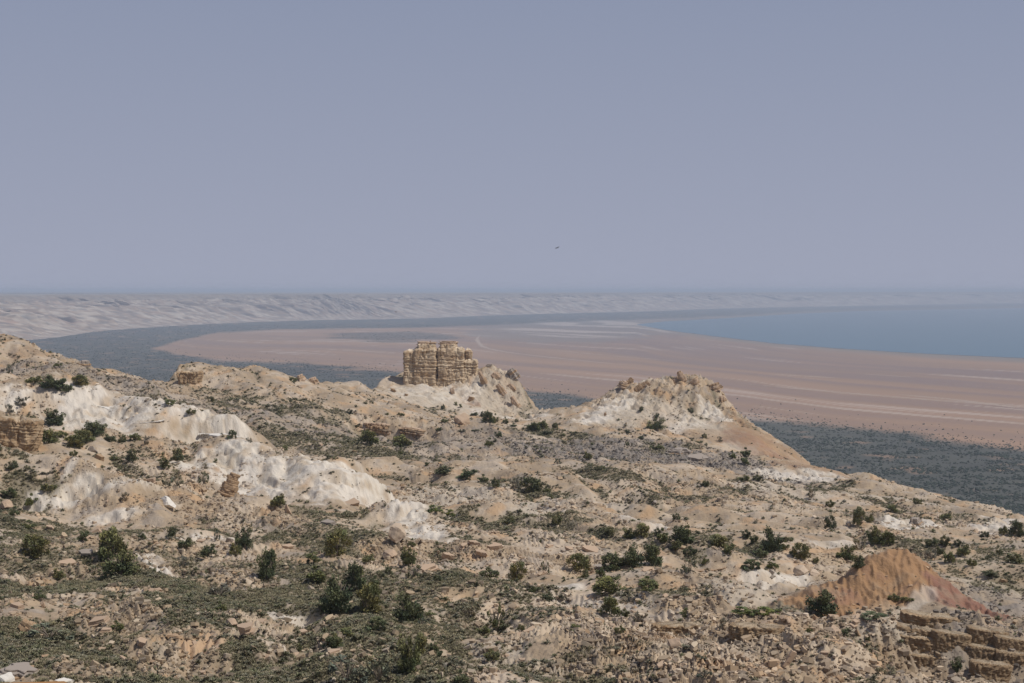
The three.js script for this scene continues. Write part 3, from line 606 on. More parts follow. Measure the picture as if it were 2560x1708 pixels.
// a stone built of beds: rings of an uneven polygon, each bed standing in or out
function beddedStone(seed, { sides = 11, beds = 4, rough = 0.22, bedOut = 0.12, top = 0.85, bottom = 0.95 } = {}) {
  reseed(seed * 7919 + 5);
  const pos = [], id = [];
  const ang = [], rad = [];
  for (let i = 0; i < sides; i++) { ang.push((i + rr(-0.3, 0.3)) / sides * Math.PI * 2); rad.push(0.5 * (1 + rr(-rough, rough * 0.6))); }
  const rings = [];
  for (let b = 0; b < beds; b++) {
    const k = mix(bottom, top, (b + 0.5) / beds) * (1 + rr(-bedOut, bedOut)), sx = rr(-0.04, 0.04), sz = rr(-0.04, 0.04), y0 = (b + 0.06) / beds, y1 = (b + 0.94) / beds;
    const j = rad.map(() => rr(-0.03, 0.03));
    for (const y of [y0, y1]) rings.push([y, k, sx, sz, j]);
  }
  for (const [y, k, sx, sz, j] of rings) for (let i = 0; i < sides; i++) { const r = rad[i] * k + j[i] + rr(-0.012, 0.012); pos.push(Math.cos(ang[i]) * r + sx, y + rr(-0.03, 0.03) / beds, Math.sin(ang[i]) * r + sz); }
  for (let k = 0; k + 1 < rings.length; k++) for (let i = 0; i < sides; i++) { const a = k * sides + i, b = k * sides + (i + 1) % sides; id.push(a, a + sides, b, b, a + sides, b + sides); }
  const c0 = pos.length / 3; pos.push(rr(-0.08, 0.08), 1 + rr(-0.02, 0.06), rr(-0.08, 0.08)); pos.push(0, 0, 0);
  const tp = (rings.length - 1) * sides;
  for (let i = 0; i < sides; i++) { id.push(tp + i, c0, tp + (i + 1) % sides); id.push(i, (i + 1) % sides, c0 + 1); }
  const g = new THREE.BufferGeometry(); g.setAttribute('position', new THREE.Float32BufferAttribute(pos, 3)); g.setIndex(id);
  const f = g.toNonIndexed(); f.computeVertexNormals();
  const uv = []; const q = f.attributes.position; for (let k = 0; k < q.count; k++) uv.push(q.getX(k) + q.getZ(k) * 0.5, q.getY(k)); f.setAttribute('uv', new THREE.Float32BufferAttribute(uv, 2));
  return f;
}
function lump(seed) {   // a weathered boulder: a rough ball cut by a dozen planes
  reseed(seed * 577 + 3);
  const g = new THREE.IcosahedronGeometry(0.62, 4), q = g.attributes.position, planes = [];
  for (let k = 0; k < 13; k++) { const n = new THREE.Vector3(rr(-1, 1), rr(-0.6, 1), rr(-1, 1)).normalize(); planes.push([n, rr(0.27, 0.46)]); }
  const v = new THREE.Vector3();
  for (let i = 0; i < q.count; i++) {
    v.fromBufferAttribute(q, i);
    for (const [n, d] of planes) { const e = v.dot(n) - d; if (e > 0) v.addScaledVector(n, -e); }
    v.multiplyScalar(1 + 0.10 * n3(v.x * 5 + seed, v.y * 5, v.z * 5) + 0.05 * n3(v.x * 14, v.y * 14 + seed, v.z * 14));
    q.setXYZ(i, v.x * 1.15, Math.max(-0.3, v.y) * 1.25 + 0.38, v.z * 1.15);
  }
  g.computeVertexNormals(); return g;
}
const slabShapes = [], blockShapes = [], rubbleShapes = [], lumpShapes = [0, 1, 2, 3].map(k => lump(k + 1));
for (let k = 0; k < 7; k++) slabShapes.push(beddedStone(k + 1, { sides: 6 + k % 3, beds: 1 + (k % 3 ? 1 : 2), rough: 0.5, bedOut: 0.12, top: 0.84 }));
for (let k = 0; k < 6; k++) blockShapes.push(beddedStone(k + 31, { sides: 9, beds: 3 + k % 3, rough: 0.24, bedOut: 0.13, top: 0.7 }));
for (let k = 0; k < 6; k++) rubbleShapes.push(beddedStone(k + 61, { sides: 6, beds: 1, rough: 0.4, top: 0.8 }));

// a rock standing at a pixel of the survey: width and height in view pixels there
const rockList = [];
function rockAt(z, x, y, w, h, { kind = 'slab', mat = slabTan, tilt = 0.25, lean = 0, turn, deep = 0.6, name = 'flat_rock', label, group, v, lumpy } = {}) {
  const [px, py] = inView(z, x, y), p = meet(px, py), k = zoomScale(z) * p.m;
  reseed(Math.round(px * 31 + py * 977));
  const shapes = mat === chalkMat || lumpy || name === 'boulder' ? lumpShapes : kind === 'slab' ? slabShapes : blockShapes;
  const m = lit(new THREE.Mesh(shapes[v ?? Math.floor(rnd() * shapes.length)], mat));
  const W = w * k, H = h * k * (kind === 'slab' ? 0.8 : 1.05);
  m.scale.set(W, Math.max(H, W * 0.12), W * deep);
  m.position.set(p.x, p.y - H * 0.12, -p.D - W * deep * 0.15);
  m.rotation.set(tilt + rr(-0.08, 0.08), turn ?? rr(-0.7, 0.7), lean + rr(-0.06, 0.06), 'YXZ');
  m.name = numbered(name);
  scene.add(m);
  tag(m, label, 'rock', group);
  rockList.push([p.x, p.D, W]);
  return m;
}

// ------------------------------------------------------------------ the castle-like butte
const CASTLE_D = 404, castleX = ray(1008.5, 880)[0] * CASTLE_D;
const castle = new THREE.Group(); castle.name = 'castle_butte'; castle.position.set(castleX, EYE + ray(1008.5, 882.6)[1] * CASTLE_D, -CASTLE_D); scene.add(castle);
tag(castle, 'tan layered rock butte like a ruined castle with two capped towers', 'butte');
const bedNoise = y => fbm(y * 1.7 + 3, 7.7, 3) * 1.1 + n2(y * 4.3, 1.9) * 0.4;
function towerShape(cx, cz, rx, rz, y0, y1, { pow = 9, flare = 0.06, seed = 0, pale = 0.0, topRound = 0.06, beds = 1, na = 130, ny = 100, rough = 1, tone = [1, 1, 1] } = {}) {
  const pos = [], col = [], id = [], uv = [];
  const c = [0, 0, 0];
  for (let j = 0; j <= ny; j++) {
    const t = j / ny, y = mix(y0, y1, t);
    const groove = Math.max(0, 1 - Math.abs(y - 4.55 - 0.05 * cx) / 0.24) + Math.max(0, 1 - Math.abs(y - 5.2 - 0.05 * cx) / 0.16) * 0.8 + Math.max(0, 1 - Math.abs(y - 7.2 - 0.03 * cx) / 0.14) * 0.8 + Math.max(0, 1 - Math.abs(y - 3.7 - 0.04 * cx) / 0.12) * 0.5;
    for (let i = 0; i < na; i++) {
      const th = i / na * Math.PI * 2, ct = Math.cos(th), st = Math.sin(th);
      const r = 1 / Math.pow(Math.pow(Math.abs(ct), pow) + Math.pow(Math.abs(st), pow), 1 / pow);
      const X0 = cx + rx * r * ct, Z0 = cz + rz * r * st;
      let k = 1 + flare * (1 - t) * (1 - t) - (t > 1 - topRound ? (t - 1 + topRound) * (t - 1 + topRound) / topRound * 2.2 : 0);
      const bn = bedNoise(y + 0.05 * X0 + 0.7 * fbm(X0 / 3.2, Z0 / 3.2 + y * 0.1, 3)), gm = 0.5 + 0.6 * sstep(-0.2, 0.25, n2(X0 * 0.45 + 3, y * 0.6 + Z0 * 0.45));
      let d = bn * 0.27 * beds - groove * 0.36 * gm;
      d += fbm(X0 * 0.42 + Z0 * 0.4 + 2 + (rough > 1 ? seed : 0), y * 0.24 + Z0 * 0.5, 3) * 0.8 * rough * rough + Math.max(0, fbm(X0 * 0.9 + 17, y * 0.9 + Z0, 2)) * -0.55;                  // buttresses and hollows
      d -= 0.28 * sstep(0.86, 0.98, ridged((X0 + Z0 * 0.8) * 0.4 + seed * 3.1 + 0.12 * n2(y * 0.8, seed), y * 0.07 + 4)) ;  // upright joints
      d += n3(X0 * 2.6, y * 3.4, Z0 * 2.6) * 0.10 + n3(X0 * 6, y * 7, Z0 * 6) * 0.04;
      const nx = ct, nz = st;
      pos.push(cx + rx * r * ct * k + nx * d, y + (n2(X0 * 0.8, Z0 * 0.8) * 0.5 + n2(X0 * 2.3, Z0 * 2.3) * 0.25) * sstep(0.85, 1, t) * rough, cz + rz * r * st * k + nz * d);
      uv.push(th * 3, y);
      c[0] = 0.405; c[1] = 0.298; c[2] = 0.192;
      blend(c, [0.54, 0.425, 0.285], clamp(sstep(0.0, 0.6, bn) * 0.5 + pale, 0, 1)); blend(c, [0.31, 0.20, 0.11], clamp(sstep(-0.05, 0.4, -0.5 * bn + 0.9 * fbm(X0 / 2.4 + 6, y / 1.6 + Z0 / 3, 3)) * 0.9, 0, 1));
      blend(c, [0.58, 0.48, 0.345], sstep(0.05, 0.35, fbm(X0 / 2.2 + seed, y / 3.2 + Z0, 3)) * 0.45);
      const v = 1 + 0.22 * n3(X0 * 4, y * 6, Z0 * 4); col.push(c[0] * v * tone[0], c[1] * v * tone[1], c[2] * v * tone[2]);
    }
  }
  for (let j = 0; j < ny; j++) for (let i = 0; i < na; i++) { const a = j * na + i, b = j * na + (i + 1) % na; id.push(a, a + na, b, b, a + na, b + na); }
  // closed top: rings shrinking to the middle
  let last = ny * na;
  for (const f of [0.75, 0.5, 0.25, 0.02]) {
    const o = pos.length / 3;
    for (let i = 0; i < na; i++) { const q = (ny * na + i) * 3; const X = cx + (pos[q] - cx) * f, Z = cz + (pos[q + 2] - cz) * f; pos.push(X, pos[q + 1] + 0.18 * (1 - f) + n2(X * 1.3 + seed, Z * 1.3) * 0.3, Z); uv.push(X, Z); const v = 1 + 0.2 * n2(X * 3, Z * 3); col.push(0.6 * v * tone[0], 0.5 * v * tone[1], 0.375 * v * tone[2]); }
    for (let i = 0; i < na; i++) { const a = last + i, b = last + (i + 1) % na, e = o + i, h = o + (i + 1) % na; id.push(a, e, b, b, e, h); }
    last = o;
  }
  const g = new THREE.BufferGeometry(); g.setAttribute('position', new THREE.Float32BufferAttribute(pos, 3)); g.setAttribute('color', new THREE.Float32BufferAttribute(col, 3)); g.setAttribute('uv', new THREE.Float32BufferAttribute(uv, 2)); g.setIndex(id); g.computeVertexNormals();
  return g;
}
part('tower', towerShape(-7.6, 0.3, 2.35, 3.9, -1.6, 9.55, { seed: 1.3 }), rockMat, castle).userData.label = 'lower left shoulder of the butte';
const leftTower = part('tower', towerShape(-3.85, 0.5, 3.2, 4.3, -1.8, 10.35, { seed: 4.9 }), rockMat, castle);
const rightTower = part('tower', towerShape(2.2, 0.5, 2.5, 4.3, -1.5, 10.5, { seed: 8.2 }), rockMat, castle);
leftTower.userData.label = 'broad left tower of the butte'; rightTower.userData.label = 'right tower of the butte';
part('buttress', towerShape(5.3, 0.5, 1.85, 3.9, -1.5, 10.15, { seed: 12.1, pale: 0.45, na: 110 }), rockMat, castle);
part('pinnacle', towerShape(8.25, 0.2, 0.95, 1.3, 5.2, 9.85, { seed: 15.7, na: 70, ny: 70, flare: 0.02 }), rockMat, castle);
part('buttress', towerShape(8.9, 0.9, 1.95, 3.0, -1.5, 7.0, { seed: 18.4, pale: 0.3, na: 110, flare: 0.14 }), rockMat, castle);
part('cap_neck', towerShape(-3.6, 0.6, 2.35, 3.0, 10.2, 11.45, { seed: 22, na: 110, ny: 34, flare: 0.1, beds: 0.6 }), rockMat, leftTower);
part('cap_neck', towerShape(2.55, 0.5, 2.15, 2.9, 10.3, 11.55, { seed: 25, na: 110, ny: 34, flare: 0.04, beds: 0.6 }), rockMat, rightTower);
for (const [x, z, y, w, d, h, s] of [[-4.3, 0.6, 11.35, 4.4, 5.4, 0.4, 3], [-3.2, 0.5, 11.7, 5.2, 5.8, 0.42, 5], [-4.6, 0.3, 12.0, 2.6, 3.4, 0.28, 8], [2.5, 0.5, 11.45, 5.0, 6.0, 0.36, 11], [2.8, 0.4, 11.78, 4.6, 5.4, 0.4, 14], [2.6, 0.2, 12.12, 3.6, 4.2, 0.26, 17]]) {
  const m = part('cap_slab', beddedStone(s + 200, { sides: 22, beds: 2, rough: 0.14, bedOut: 0.06, top: 0.96 }), slabTan, x < 0 ? leftTower : rightTower);
  m.scale.set(w, h, d); m.position.set(x, y, z); m.rotation.set(0.02, s, 0.02 * (s % 3 - 1));
}
{ const m = lit(new THREE.Mesh(blockShapes[2], slabBrown)); m.name = numbered('perched_stone'); m.scale.set(0.34, 0.5, 0.34); m.position.set(castleX - 2.5, castle.position.y + 12.05, -CASTLE_D + 1.2); scene.add(m); tag(m, 'tiny dark stone perched on top of the left butte tower', 'rock'); }

// slices of one uneven outline, each bed a mesh of its own: they fit on one another like the beds of a single rock
function bedSlices(seed, n, sides = 18) {
  reseed(seed * 271 + 9);
  const ang = [], rad = [], out = [];
  for (let i = 0; i < sides; i++) { ang.push((i + rr(-0.35, 0.35)) / sides * Math.PI * 2); rad.push(0.5 * (1 + rr(-0.26, 0.1))); }
  for (let i = 0; i < 2; i++) { const q = Math.floor(rnd() * sides); rad[q] *= 0.72; rad[(q + 1) % sides] *= 0.8; }
  let y = 0; const hs = []; for (let b = 0; b < n; b++) hs.push(rr(0.35, 2.2)); const sum = hs.reduce((p, q) => p + q, 0);
  for (let b = 0; b < n; b++) {
    const t = (b + 0.5) / n, k = (1.04 - 0.5 * t * t) * (1 + rr(-0.13, 0.06)), h = hs[b] / sum, j = rad.map(() => rr(-0.05, 0.04)), ox = rr(-0.03, 0.03) + t * 0.03, pos = [], id = [];
    const rows = [[0.0, 0.93], [0.2, 1.0], [0.75, 1.0], [1.02, 0.92]];
    rows.forEach(([f, e]) => { for (let i = 0; i < sides; i++) { const r = (rad[i] * k + j[i]) * e + rr(-0.018, 0.018); pos.push(Math.cos(ang[i]) * r + ox, y + h * f + rr(-0.06, 0.06) * h, Math.sin(ang[i]) * r); } });
    for (let q = 0; q < 3; q++) for (let i = 0; i < sides; i++) { const A = q * sides + i, B = q * sides + (i + 1) % sides; id.push(A, A + sides, B, B, A + sides, B + sides); }
    const c0 = pos.length / 3; pos.push(ox, y + h * (1.02 + rr(0, 0.25)), 0, ox, y, 0);
    for (let i = 0; i < sides; i++) { id.push(3 * sides + i, c0, 3 * sides + (i + 1) % sides); id.push(i, (i + 1) % sides, c0 + 1); }
    const g = new THREE.BufferGeometry(); g.setAttribute('position', new THREE.Float32BufferAttribute(pos, 3)); g.setIndex(id); const f = g.toNonIndexed(); f.computeVertexNormals(); out.push(f);
    y += h;
  }
  return out;
}
function stack(name, label, z, x, y, w, h, n, { tilt = 0.1, lean = 0.4, mat = slabTan, deep = 0.9, turn = 0, up = 0 } = {}) {
  const [px, py] = inView(z, x, y), p = meet(px, py), k = zoomScale(z) * p.m, W = w * k, H = h * k;
  const g = new THREE.Group(); g.name = numbered(name); g.position.set(p.x, p.y - 0.18 * H + up, -p.D - W * deep * 0.25); g.rotation.set(tilt, turn, lean, 'YXZ'); scene.add(g);
  tag(g, label, 'rock outcrop');
  const slices = bedSlices(Math.round(px * 13 + py * 7), n + 2);
  slices.forEach((s, i) => { const m = part('bed', s, i % 4 === 1 ? slabBrown : mat, g); m.scale.set(W * 1.08, H * 1.2, W * deep * 1.08); });
  rockList.push([p.x, p.D, W]);
  return g;
}
stack('layered_outcrop', 'tilted layered rock jutting from the right shoulder of the butte', 2, 1880, 640, 120, 110, 6, { lean: 0.55, tilt: 0.1, mat: slabGrey });
[['dark slabs lying on the skyline just right of the butte tower', 1600, 505, 110, 30, 0.1], ['small slab pile on the skyline of the butte shoulder', 1740, 535, 90, 40, 0.25], ['jagged beds in the middle of the butte shoulder', 1680, 640, 130, 70, 0.7], ['upright rib of rock below the butte shoulder', 1560, 700, 70, 130, 0.5], ['broken rib low on the right face of the butte', 1760, 800, 80, 120, 0.6], ['crumbling rib at the lower right end of the butte', 1900, 930, 90, 120, 0.5], ['small crag halfway down the right face of the butte', 1850, 760, 90, 80, 0.6]].forEach(([l, x, y, w, h, ln], i) => stack('layered_outcrop', l, 2, x, y, w, h, 3, { lean: ln, mat: i < 2 ? slabGrey : slabTan, deep: 0.6 }));
stack('layered_outcrop', 'thin upright layered fin at the summit of the pointed hill', 3, 1205, 210, 55, 75, 4, { lean: 0.45, mat: slabTan, deep: 0.5 });
stack('layered_outcrop', 'layered brown rocks right of the summit fin of the pointed hill', 3, 1300, 240, 90, 45, 4, { lean: 0.45, deep: 0.6 });
stack('layered_outcrop', 'rounded brown boulder of thick beds on the left crest of the pointed hill', 3, 855, 285, 80, 95, 4, { lean: -0.9, mat: slabBrown, deep: 0.7 });
stack('layered_outcrop', 'small dark layered rock leftmost on the crest of the pointed hill', 3, 780, 245, 50, 60, 3, { lean: -0.7, mat: slabBrown });
stack('layered_outcrop', 'slabby rock shelf under the left boulders of the pointed hill', 3, 760, 275, 90, 45, 3, { lean: -0.3 });
stack('layered_outcrop', 'slanting beds on the upper middle face of the pointed hill', 3, 1140, 230, 90, 36, 4, { lean: 0.6, mat: slabTan, deep: 0.5 });
stack('layered_outcrop', 'broken beds at the right end of the pointed hill crest', 3, 1440, 290, 110, 48, 4, { lean: 0.35, deep: 0.6 });
stack('layered_outcrop', 'small broken beds low on the right crest of the pointed hill', 3, 1490, 370, 70, 42, 3, { lean: 0.25 });
stack('layered_outcrop', 'pale pointed crag on the skyline between hilltop and butte', 1, 2060, 690, 70, 40, 2, { lean: 0.4 });
stack('layered_outcrop', 'second pale crag on the skyline just left of the butte', 1, 2140, 710, 70, 40, 2, { lean: 0.3 });
stack('layered_outcrop', 'small dark slab pile on the left skyline slope', 1, 570, 590, 90, 35, 3, { lean: -0.1, mat: slabGrey });
stack('leaning_rock', 'big square brown rock of tilted beds leaning beside the white ridge', 4, 1535, 285, 125, 150, 7, { lean: -0.32, tilt: -0.08, mat: slabBrown, deep: 0.8 });
stack('layered_outcrop', 'slab pile standing on edge in the scrub at the far left', 4, 220, 1210, 120, 95, 5, { lean: 0.9, mat: slabBrown });
stack('layered_outcrop', 'broad dark rock at the bottom left corner of the slope', 4, 110, 1535, 330, 70, 3, { lean: -0.1, mat: slabGrey });
rockAt(5, 530, 575, 130, 120, { kind: 'block', lumpy: true, v: 1, name: 'rock_crag', deep: 0.7, mat: slabPale, label: 'pale angular crag at the right end of the white middle ridge' });
stack('layered_outcrop', 'grey ledge of thin beds on the dark platy rise', 3, 1180, 745, 180, 30, 3, { lean: 0.03, mat: slabGrey });
rockAt(2, 1300, 1110, 190, 110, { kind: 'block', lumpy: true, v: 3, name: 'rock_mass', deep: 0.8, mat: slabTan, label: 'rubbly tan knob right of the smooth patch below the butte' });
rockAt(6, 990, 730, 95, 50, { kind: 'block', lumpy: true, mat: slabPale, name: 'chalk_crag', deep: 0.8, label: 'white chalky crag above the pale saddle beside the ochre mound' }); rockAt(6, 1075, 738, 80, 32, { kind: 'block', lumpy: true, mat: slabPale, name: 'chalk_crag', deep: 0.8, label: 'lower white crag touching the pale saddle crag on its right' });
stack('layered_outcrop', 'low dark beds at the edge of the green gully on the right', 6, 1690, 430, 90, 40, 3, { lean: 0.15, mat: slabGrey });

// overhanging shelves: beds that jut from the slope over a hollow
function bedStrip(A, along, depth, thick, front, seed) {   // a long bed with a broken front edge; A: points [x, y, z] of the brow
  const pos = [], id = [], n = along;
  for (let i = 0; i <= n; i++) {
    const t = i / n * (A.length - 1), q = Math.min(A.length - 2, Math.floor(t)), f = t - q, p = [0, 1, 2].map(e => mix(A[q][e], A[q + 1][e], f));
    const dx = A[q + 1][0] - A[q][0], dz = A[q + 1][2] - A[q][2], L = Math.hypot(dx, dz) || 1, nx = -dz / L, nz = dx / L;   // towards the viewer
    const r1 = Math.abs(Math.sin(seed * 17.3) * 4375.8) % 1, r2 = Math.abs(Math.sin(seed * 29.1) * 4375.8) % 1, end = sstep(0.16 * r1, 0.16 * r1 + 0.05, i / n) * (1 - sstep(0.95 - 0.16 * r2, 1 - 0.16 * r2, i / n));
    const blocky = Math.floor(i / 5 + 1.6 * n2(i * 0.37, seed)), h1 = Math.abs(Math.sin(blocky * 12.9898 + seed * 78.2) * 43758.5) % 1;
    const o = front + (h1 - 0.6) * depth * 0.24 + n2(i * 0.33, seed * 3.3) * depth * 0.09 + n2(i * 1.3, seed * 1.7) * 0.05 - (1 - end) * depth * 0.7;
    const th = thick * (0.8 + 0.5 * n2(i * 0.17, seed + 5)), y = p[1] + n2(i * 0.22, seed + 9) * thick * 0.25;
    for (const [k, e] of [[-depth, -0.05], [o * 0.5 - depth * 0.2, 0.06 * n2(i, seed)], [o - 0.03, 0], [o, -0.12], [o - 0.08 * Math.abs(n2(i * 1.1, seed)), -0.55], [o - 0.10 - 0.1 * Math.abs(n2(i * 0.7, seed + 2)), -1], [-depth, -1]]) pos.push(p[0] + nx * k, y + e * th, p[2] + nz * k);
  }
  for (let i = 0; i < n; i++) for (let j = 0; j < 6; j++) { const a = i * 7 + j; id.push(a, a + 1, a + 7, a + 1, a + 8, a + 7); }
  for (const e of [0, n]) for (let j = 1; j < 6; j++) id.push(e * 7, e * 7 + j, e * 7 + j + 1);
  const g = new THREE.BufferGeometry(); g.setAttribute('position', new THREE.Float32BufferAttribute(pos, 3)); g.setIndex(id); const f = g.toNonIndexed(); f.computeVertexNormals(); return f;
}
function ledge(name, label, zoom, line, thick, reach, beds, mats, drop = 0, profile) {
  const g = new THREE.Group(); g.name = numbered(name); scene.add(g); tag(g, label, 'rock ledge');
  const P0 = line.map(([x, y]) => { const [px, py] = inView(zoom, x, y); return meet(px, py); });
  g.position.set(P0[0].x, P0[0].y, -P0[0].D);
  const L = P0.reduce((s, p, i) => i ? s + Math.hypot(p.x - P0[i - 1].x, p.D - P0[i - 1].D) : 0, 0);
  let down = drop;
  for (let b = 0; b < beds; b++) {
    const hb = Math.abs(Math.sin(b * 91.7 + line[0][0]) * 4375.8) % 1, th = thick * (0.45 + 1.9 * hb * hb), A = P0.map(p => [p.x - g.position.x, p.y - g.position.y + 0.12 * thick - down, -p.D - g.position.z]);
    const f = profile ? profile[b] : reach * (0.32 - 0.2 * b);
    part('bed', bedStrip(A, Math.max(14, Math.min(120, Math.round(L / Math.max(0.09, thick * 0.5)))), reach * 1.3, th, f, b * 3.1 + line[0][0] * 0.01), mats[b % mats.length], g);
    down += th * 0.98;
  }
  rockList.push([P0[0].x, P0[0].D, 2]);
  return g;
}
ledge('rock_ledge', 'overhanging rock ledge with a dark hollow in front of the butte hill', 2, [[230, 1118], [420, 1112], [600, 1130]], 0.3, 3.2, 6, [slabTan, slabBrown, slabDark], 0, [1.2, 1.9, 2.3, 2.1, 1.2, 1.5]);
ledge('rock_ledge', 'overhanging ledge above the second hollow, right of the first one', 2, [[620, 1150], [760, 1160], [940, 1190]], 0.28, 3.0, 6, [slabTan, slabBrown, slabDark], 0, [1.1, 1.8, 2.2, 2.0, 1.2, 1.4]);
ledge('rock_ledge', 'low dark ledge among the shrubs left of the pale saddle', 6, [[350, 715], [450, 705], [560, 690]], 0.16, 0.8, 2, [slabBrown, slabTan]);
ledge('rock_ledge', 'eroded dark-pitted edge under the crest of the left chalk ridge', 1, [[570, 855], [680, 870], [820, 915]], 0.5, 1.6, 2, [chalkMat, slabTan]);
ledge('rock_ledge', 'broken beds where the left chalk ridge ends in a knob', 1, [[900, 985], [1050, 975], [1130, 960]], 0.4, 1.5, 2, [chalkMat, slabTan]);
ledge('rock_ledge', 'white crumbling wall at the right end of the left chalk ridge', 1, [[1330, 1080], [1420, 1060], [1540, 1080]], 0.6, 1.5, 3, [chalkMat]);

function rockBlock(name, label, z, x0, x1, yt, yb, { deep = 0.6, lean = 0, turn = 0, flare = -0.08, pale = 0, units = 15, seed = 1, out = 0, tilt = 0, na = 200, ny = 76, tone = [0.80, 0.75, 0.68] } = {}) {
  const [px, py] = inView(z, (x0 + x1) / 2, yb), p = meet(px, py), k = zoomScale(z) * p.m, W = (x1 - x0) * k, H = (yb - yt) * k, sc = W / units;
  const m = lit(new THREE.Mesh(towerShape(0, 0, units / 2, units / 2 * deep, -0.4 * H / sc, H / sc, { seed, flare, pale, na, ny, topRound: 0.05, pow: 3.4, rough: 1.6, beds: 1.6, tone }), rockMat));
  m.name = numbered(name); m.scale.setScalar(sc); m.position.set(p.x, p.y, -p.D - W * deep * 0.5 + out); m.rotation.set(tilt, turn, lean, 'YXZ'); scene.add(m); tag(m, label, 'rock ledge');
  rockList.push([p.x, p.D + W * deep * 0.4, W]);
}
[['topmost broken bed of the layered cliff in the lower right corner', 1080, 1720, 290, 400], ['second bed from the top at the left end of the corner cliff', 1000, 1480, 400, 530], ['jutting bed over the dark gap in the middle of the corner cliff', 1380, 1800, 450, 600],
 ['thick overhanging bed on the left half of the corner cliff', 1030, 1640, 510, 640], ['lowest bed lying under the overhang of the corner cliff', 1090, 1660, 690, 790], ['upper bed on the right half of the corner cliff', 1770, 2210, 430, 590],
 ['upper bed of the corner cliff cut by the right picture edge', 2050, 2440, 510, 670], ['middle bed on the right half of the corner cliff', 1750, 2130, 600, 770], ['middle bed of the corner cliff at the right picture edge', 2060, 2450, 680, 850], ['bottom bed on the right half of the corner cliff', 1800, 2240, 780, 940]]
  .forEach(([l, x0, x1, yt, yb], i) => rockBlock('cliff_bed', l, 7, x0, x1, yt, yb, { units: 26 + (i * 7) % 9, seed: 2.2 + i * 3.7, lean: -0.13 + 0.03 * Math.sin(i * 5), turn: 0.12 * Math.sin(i * 3 + 1), flare: -0.16, deep: 0.42, out: 0.1 * Math.sin(i * 7), na: 130, ny: 40 }));
rockBlock('rock_ledge', 'long low ledge in the rubble left of the lower right cliff', 6, 80, 470, 1060, 1115, { units: 26, seed: 23.1, deep: 0.35, flare: -0.06 });
rockBlock('rock_ledge', 'broken ledge in the middle of the rubble below the ochre mound', 6, 550, 900, 1060, 1120, { units: 24, seed: 27.1, deep: 0.4, flare: -0.06, lean: -0.05 });
rockBlock('rock_mass', 'thick tan rock knob on the left edge above the low white ridge', 1, -60, 240, 960, 1150, { units: 15, seed: 35.2, deep: 0.6, flare: -0.1, lean: -0.1 });
rockBlock('rock_mass', 'rounded rock knob with a dark hollow on the left hilltop skyline', 1, 1205, 1370, 635, 715, { units: 13, seed: 39.9, deep: 0.6, flare: -0.12 });

// single stones and slabs of the photograph
const R = (label, z, x, y, w, h, o = {}) => rockAt(z, x, y, w, h, { label, ...o });
R('flat grey slab tilted towards the camera in the left scrub', 4, 580, 690, 140, 45, { mat: slabGrey, tilt: 0.35, turn: -0.4 });
R('pale tan block beside the shrub at the left edge', 4, 345, 510, 70, 40, { kind: 'block', name: 'boulder' });
R('long tan slab lying above the dark shrub on the left', 4, 450, 755, 150, 30, { tilt: 0.3 });
R('low tan slab with a shadowed underside in the left foreground scrub', 4, 120, 1050, 150, 40, {});
R('upright tan stone beside the low slab in the left scrub', 4, 297, 1045, 45, 55, { kind: 'block', name: 'boulder' });
R('pinkish streaked slab in the middle of the left scrub', 4, 690, 1150, 190, 50, { lean: 0.25, mat: slabTan });
R('tan slab just below the streaked slab in the left scrub', 4, 730, 1210, 100, 30, {});
R('tan slab pointing down the slope in the lower left scrub', 4, 980, 1300, 130, 45, { lean: -0.3 });
R('square tan block in the green scrub left of the tall bushes', 4, 1580, 1170, 90, 50, { kind: 'block', name: 'boulder' });
R('rounded pale rock shelf in the scrub left of the tree clump', 4, 1680, 1220, 180, 80, {});
R('flat pale slab left of the tree clump', 4, 2055, 1225, 95, 35, {});
R('orange lichen-stained stone low in the left foreground', 4, 310, 1390, 80, 32, { mat: slabBrown });
R('pale flat slab below the round dark bush at the bottom', 4, 2270, 1365, 130, 36, { mat: slabTan, tilt: 0.15 });
R('tan boulder at the left edge under the low white ridge', 4, 40, 370, 110, 70, { kind: 'block', name: 'boulder' });
R('leaning tan slab in the rocks below the low white ridge', 4, 660, 540, 110, 50, { lean: 0.5 });
R('tan slab below the rocky spur left of the leaning rock', 4, 1040, 190, 100, 45, { lean: 0.2 });
R('flat slab at the foot of the white middle ridge', 4, 1960, 640, 95, 30, {});
R('standing pale stone at the foot of the white middle ridge', 4, 1970, 400, 50, 65, { kind: 'block', name: 'boulder' });
R('dark slab with a shadowed edge under the white middle ridge', 4, 2250, 480, 150, 36, { mat: slabGrey });
R('grey block beside the dark shrub on the small white patch', 4, 1565, 600, 55, 50, { kind: 'block', mat: slabGrey, name: 'boulder' });
R('white chalk boulder in the rubble left of the leaning rock', 4, 1140, 350, 120, 62, { kind: 'block', mat: chalkMat, name: 'chalk_boulder', deep: 0.9 });
R('white chalk stone at the bottom edge, left of the pair', 4, 40, 1560, 130, 75, { kind: 'block', mat: chalkMat, name: 'chalk_boulder' });
R('white chalk stone at the bottom edge, right of the pair', 4, 435, 1568, 140, 45, { kind: 'block', mat: chalkMat, name: 'chalk_boulder' });
R('tan cube-like block in the rubble right of the pale crag', 5, 1110, 695, 110, 60, { kind: 'block', name: 'boulder' });
R('tan pyramid block in the rubble below the pale crag', 5, 880, 710, 100, 60, { kind: 'block', name: 'boulder' });
R('cracked pale block above the cube-like block in the rubble', 5, 1060, 620, 100, 50, { kind: 'block', name: 'boulder' });
R('pale slab right of the cracked block in the rubble', 5, 1200, 650, 120, 55, {});
R('long dark-edged slab slanting down right of centre', 5, 1850, 660, 190, 28, { lean: -0.25, tilt: 0.3, turn: 0 });
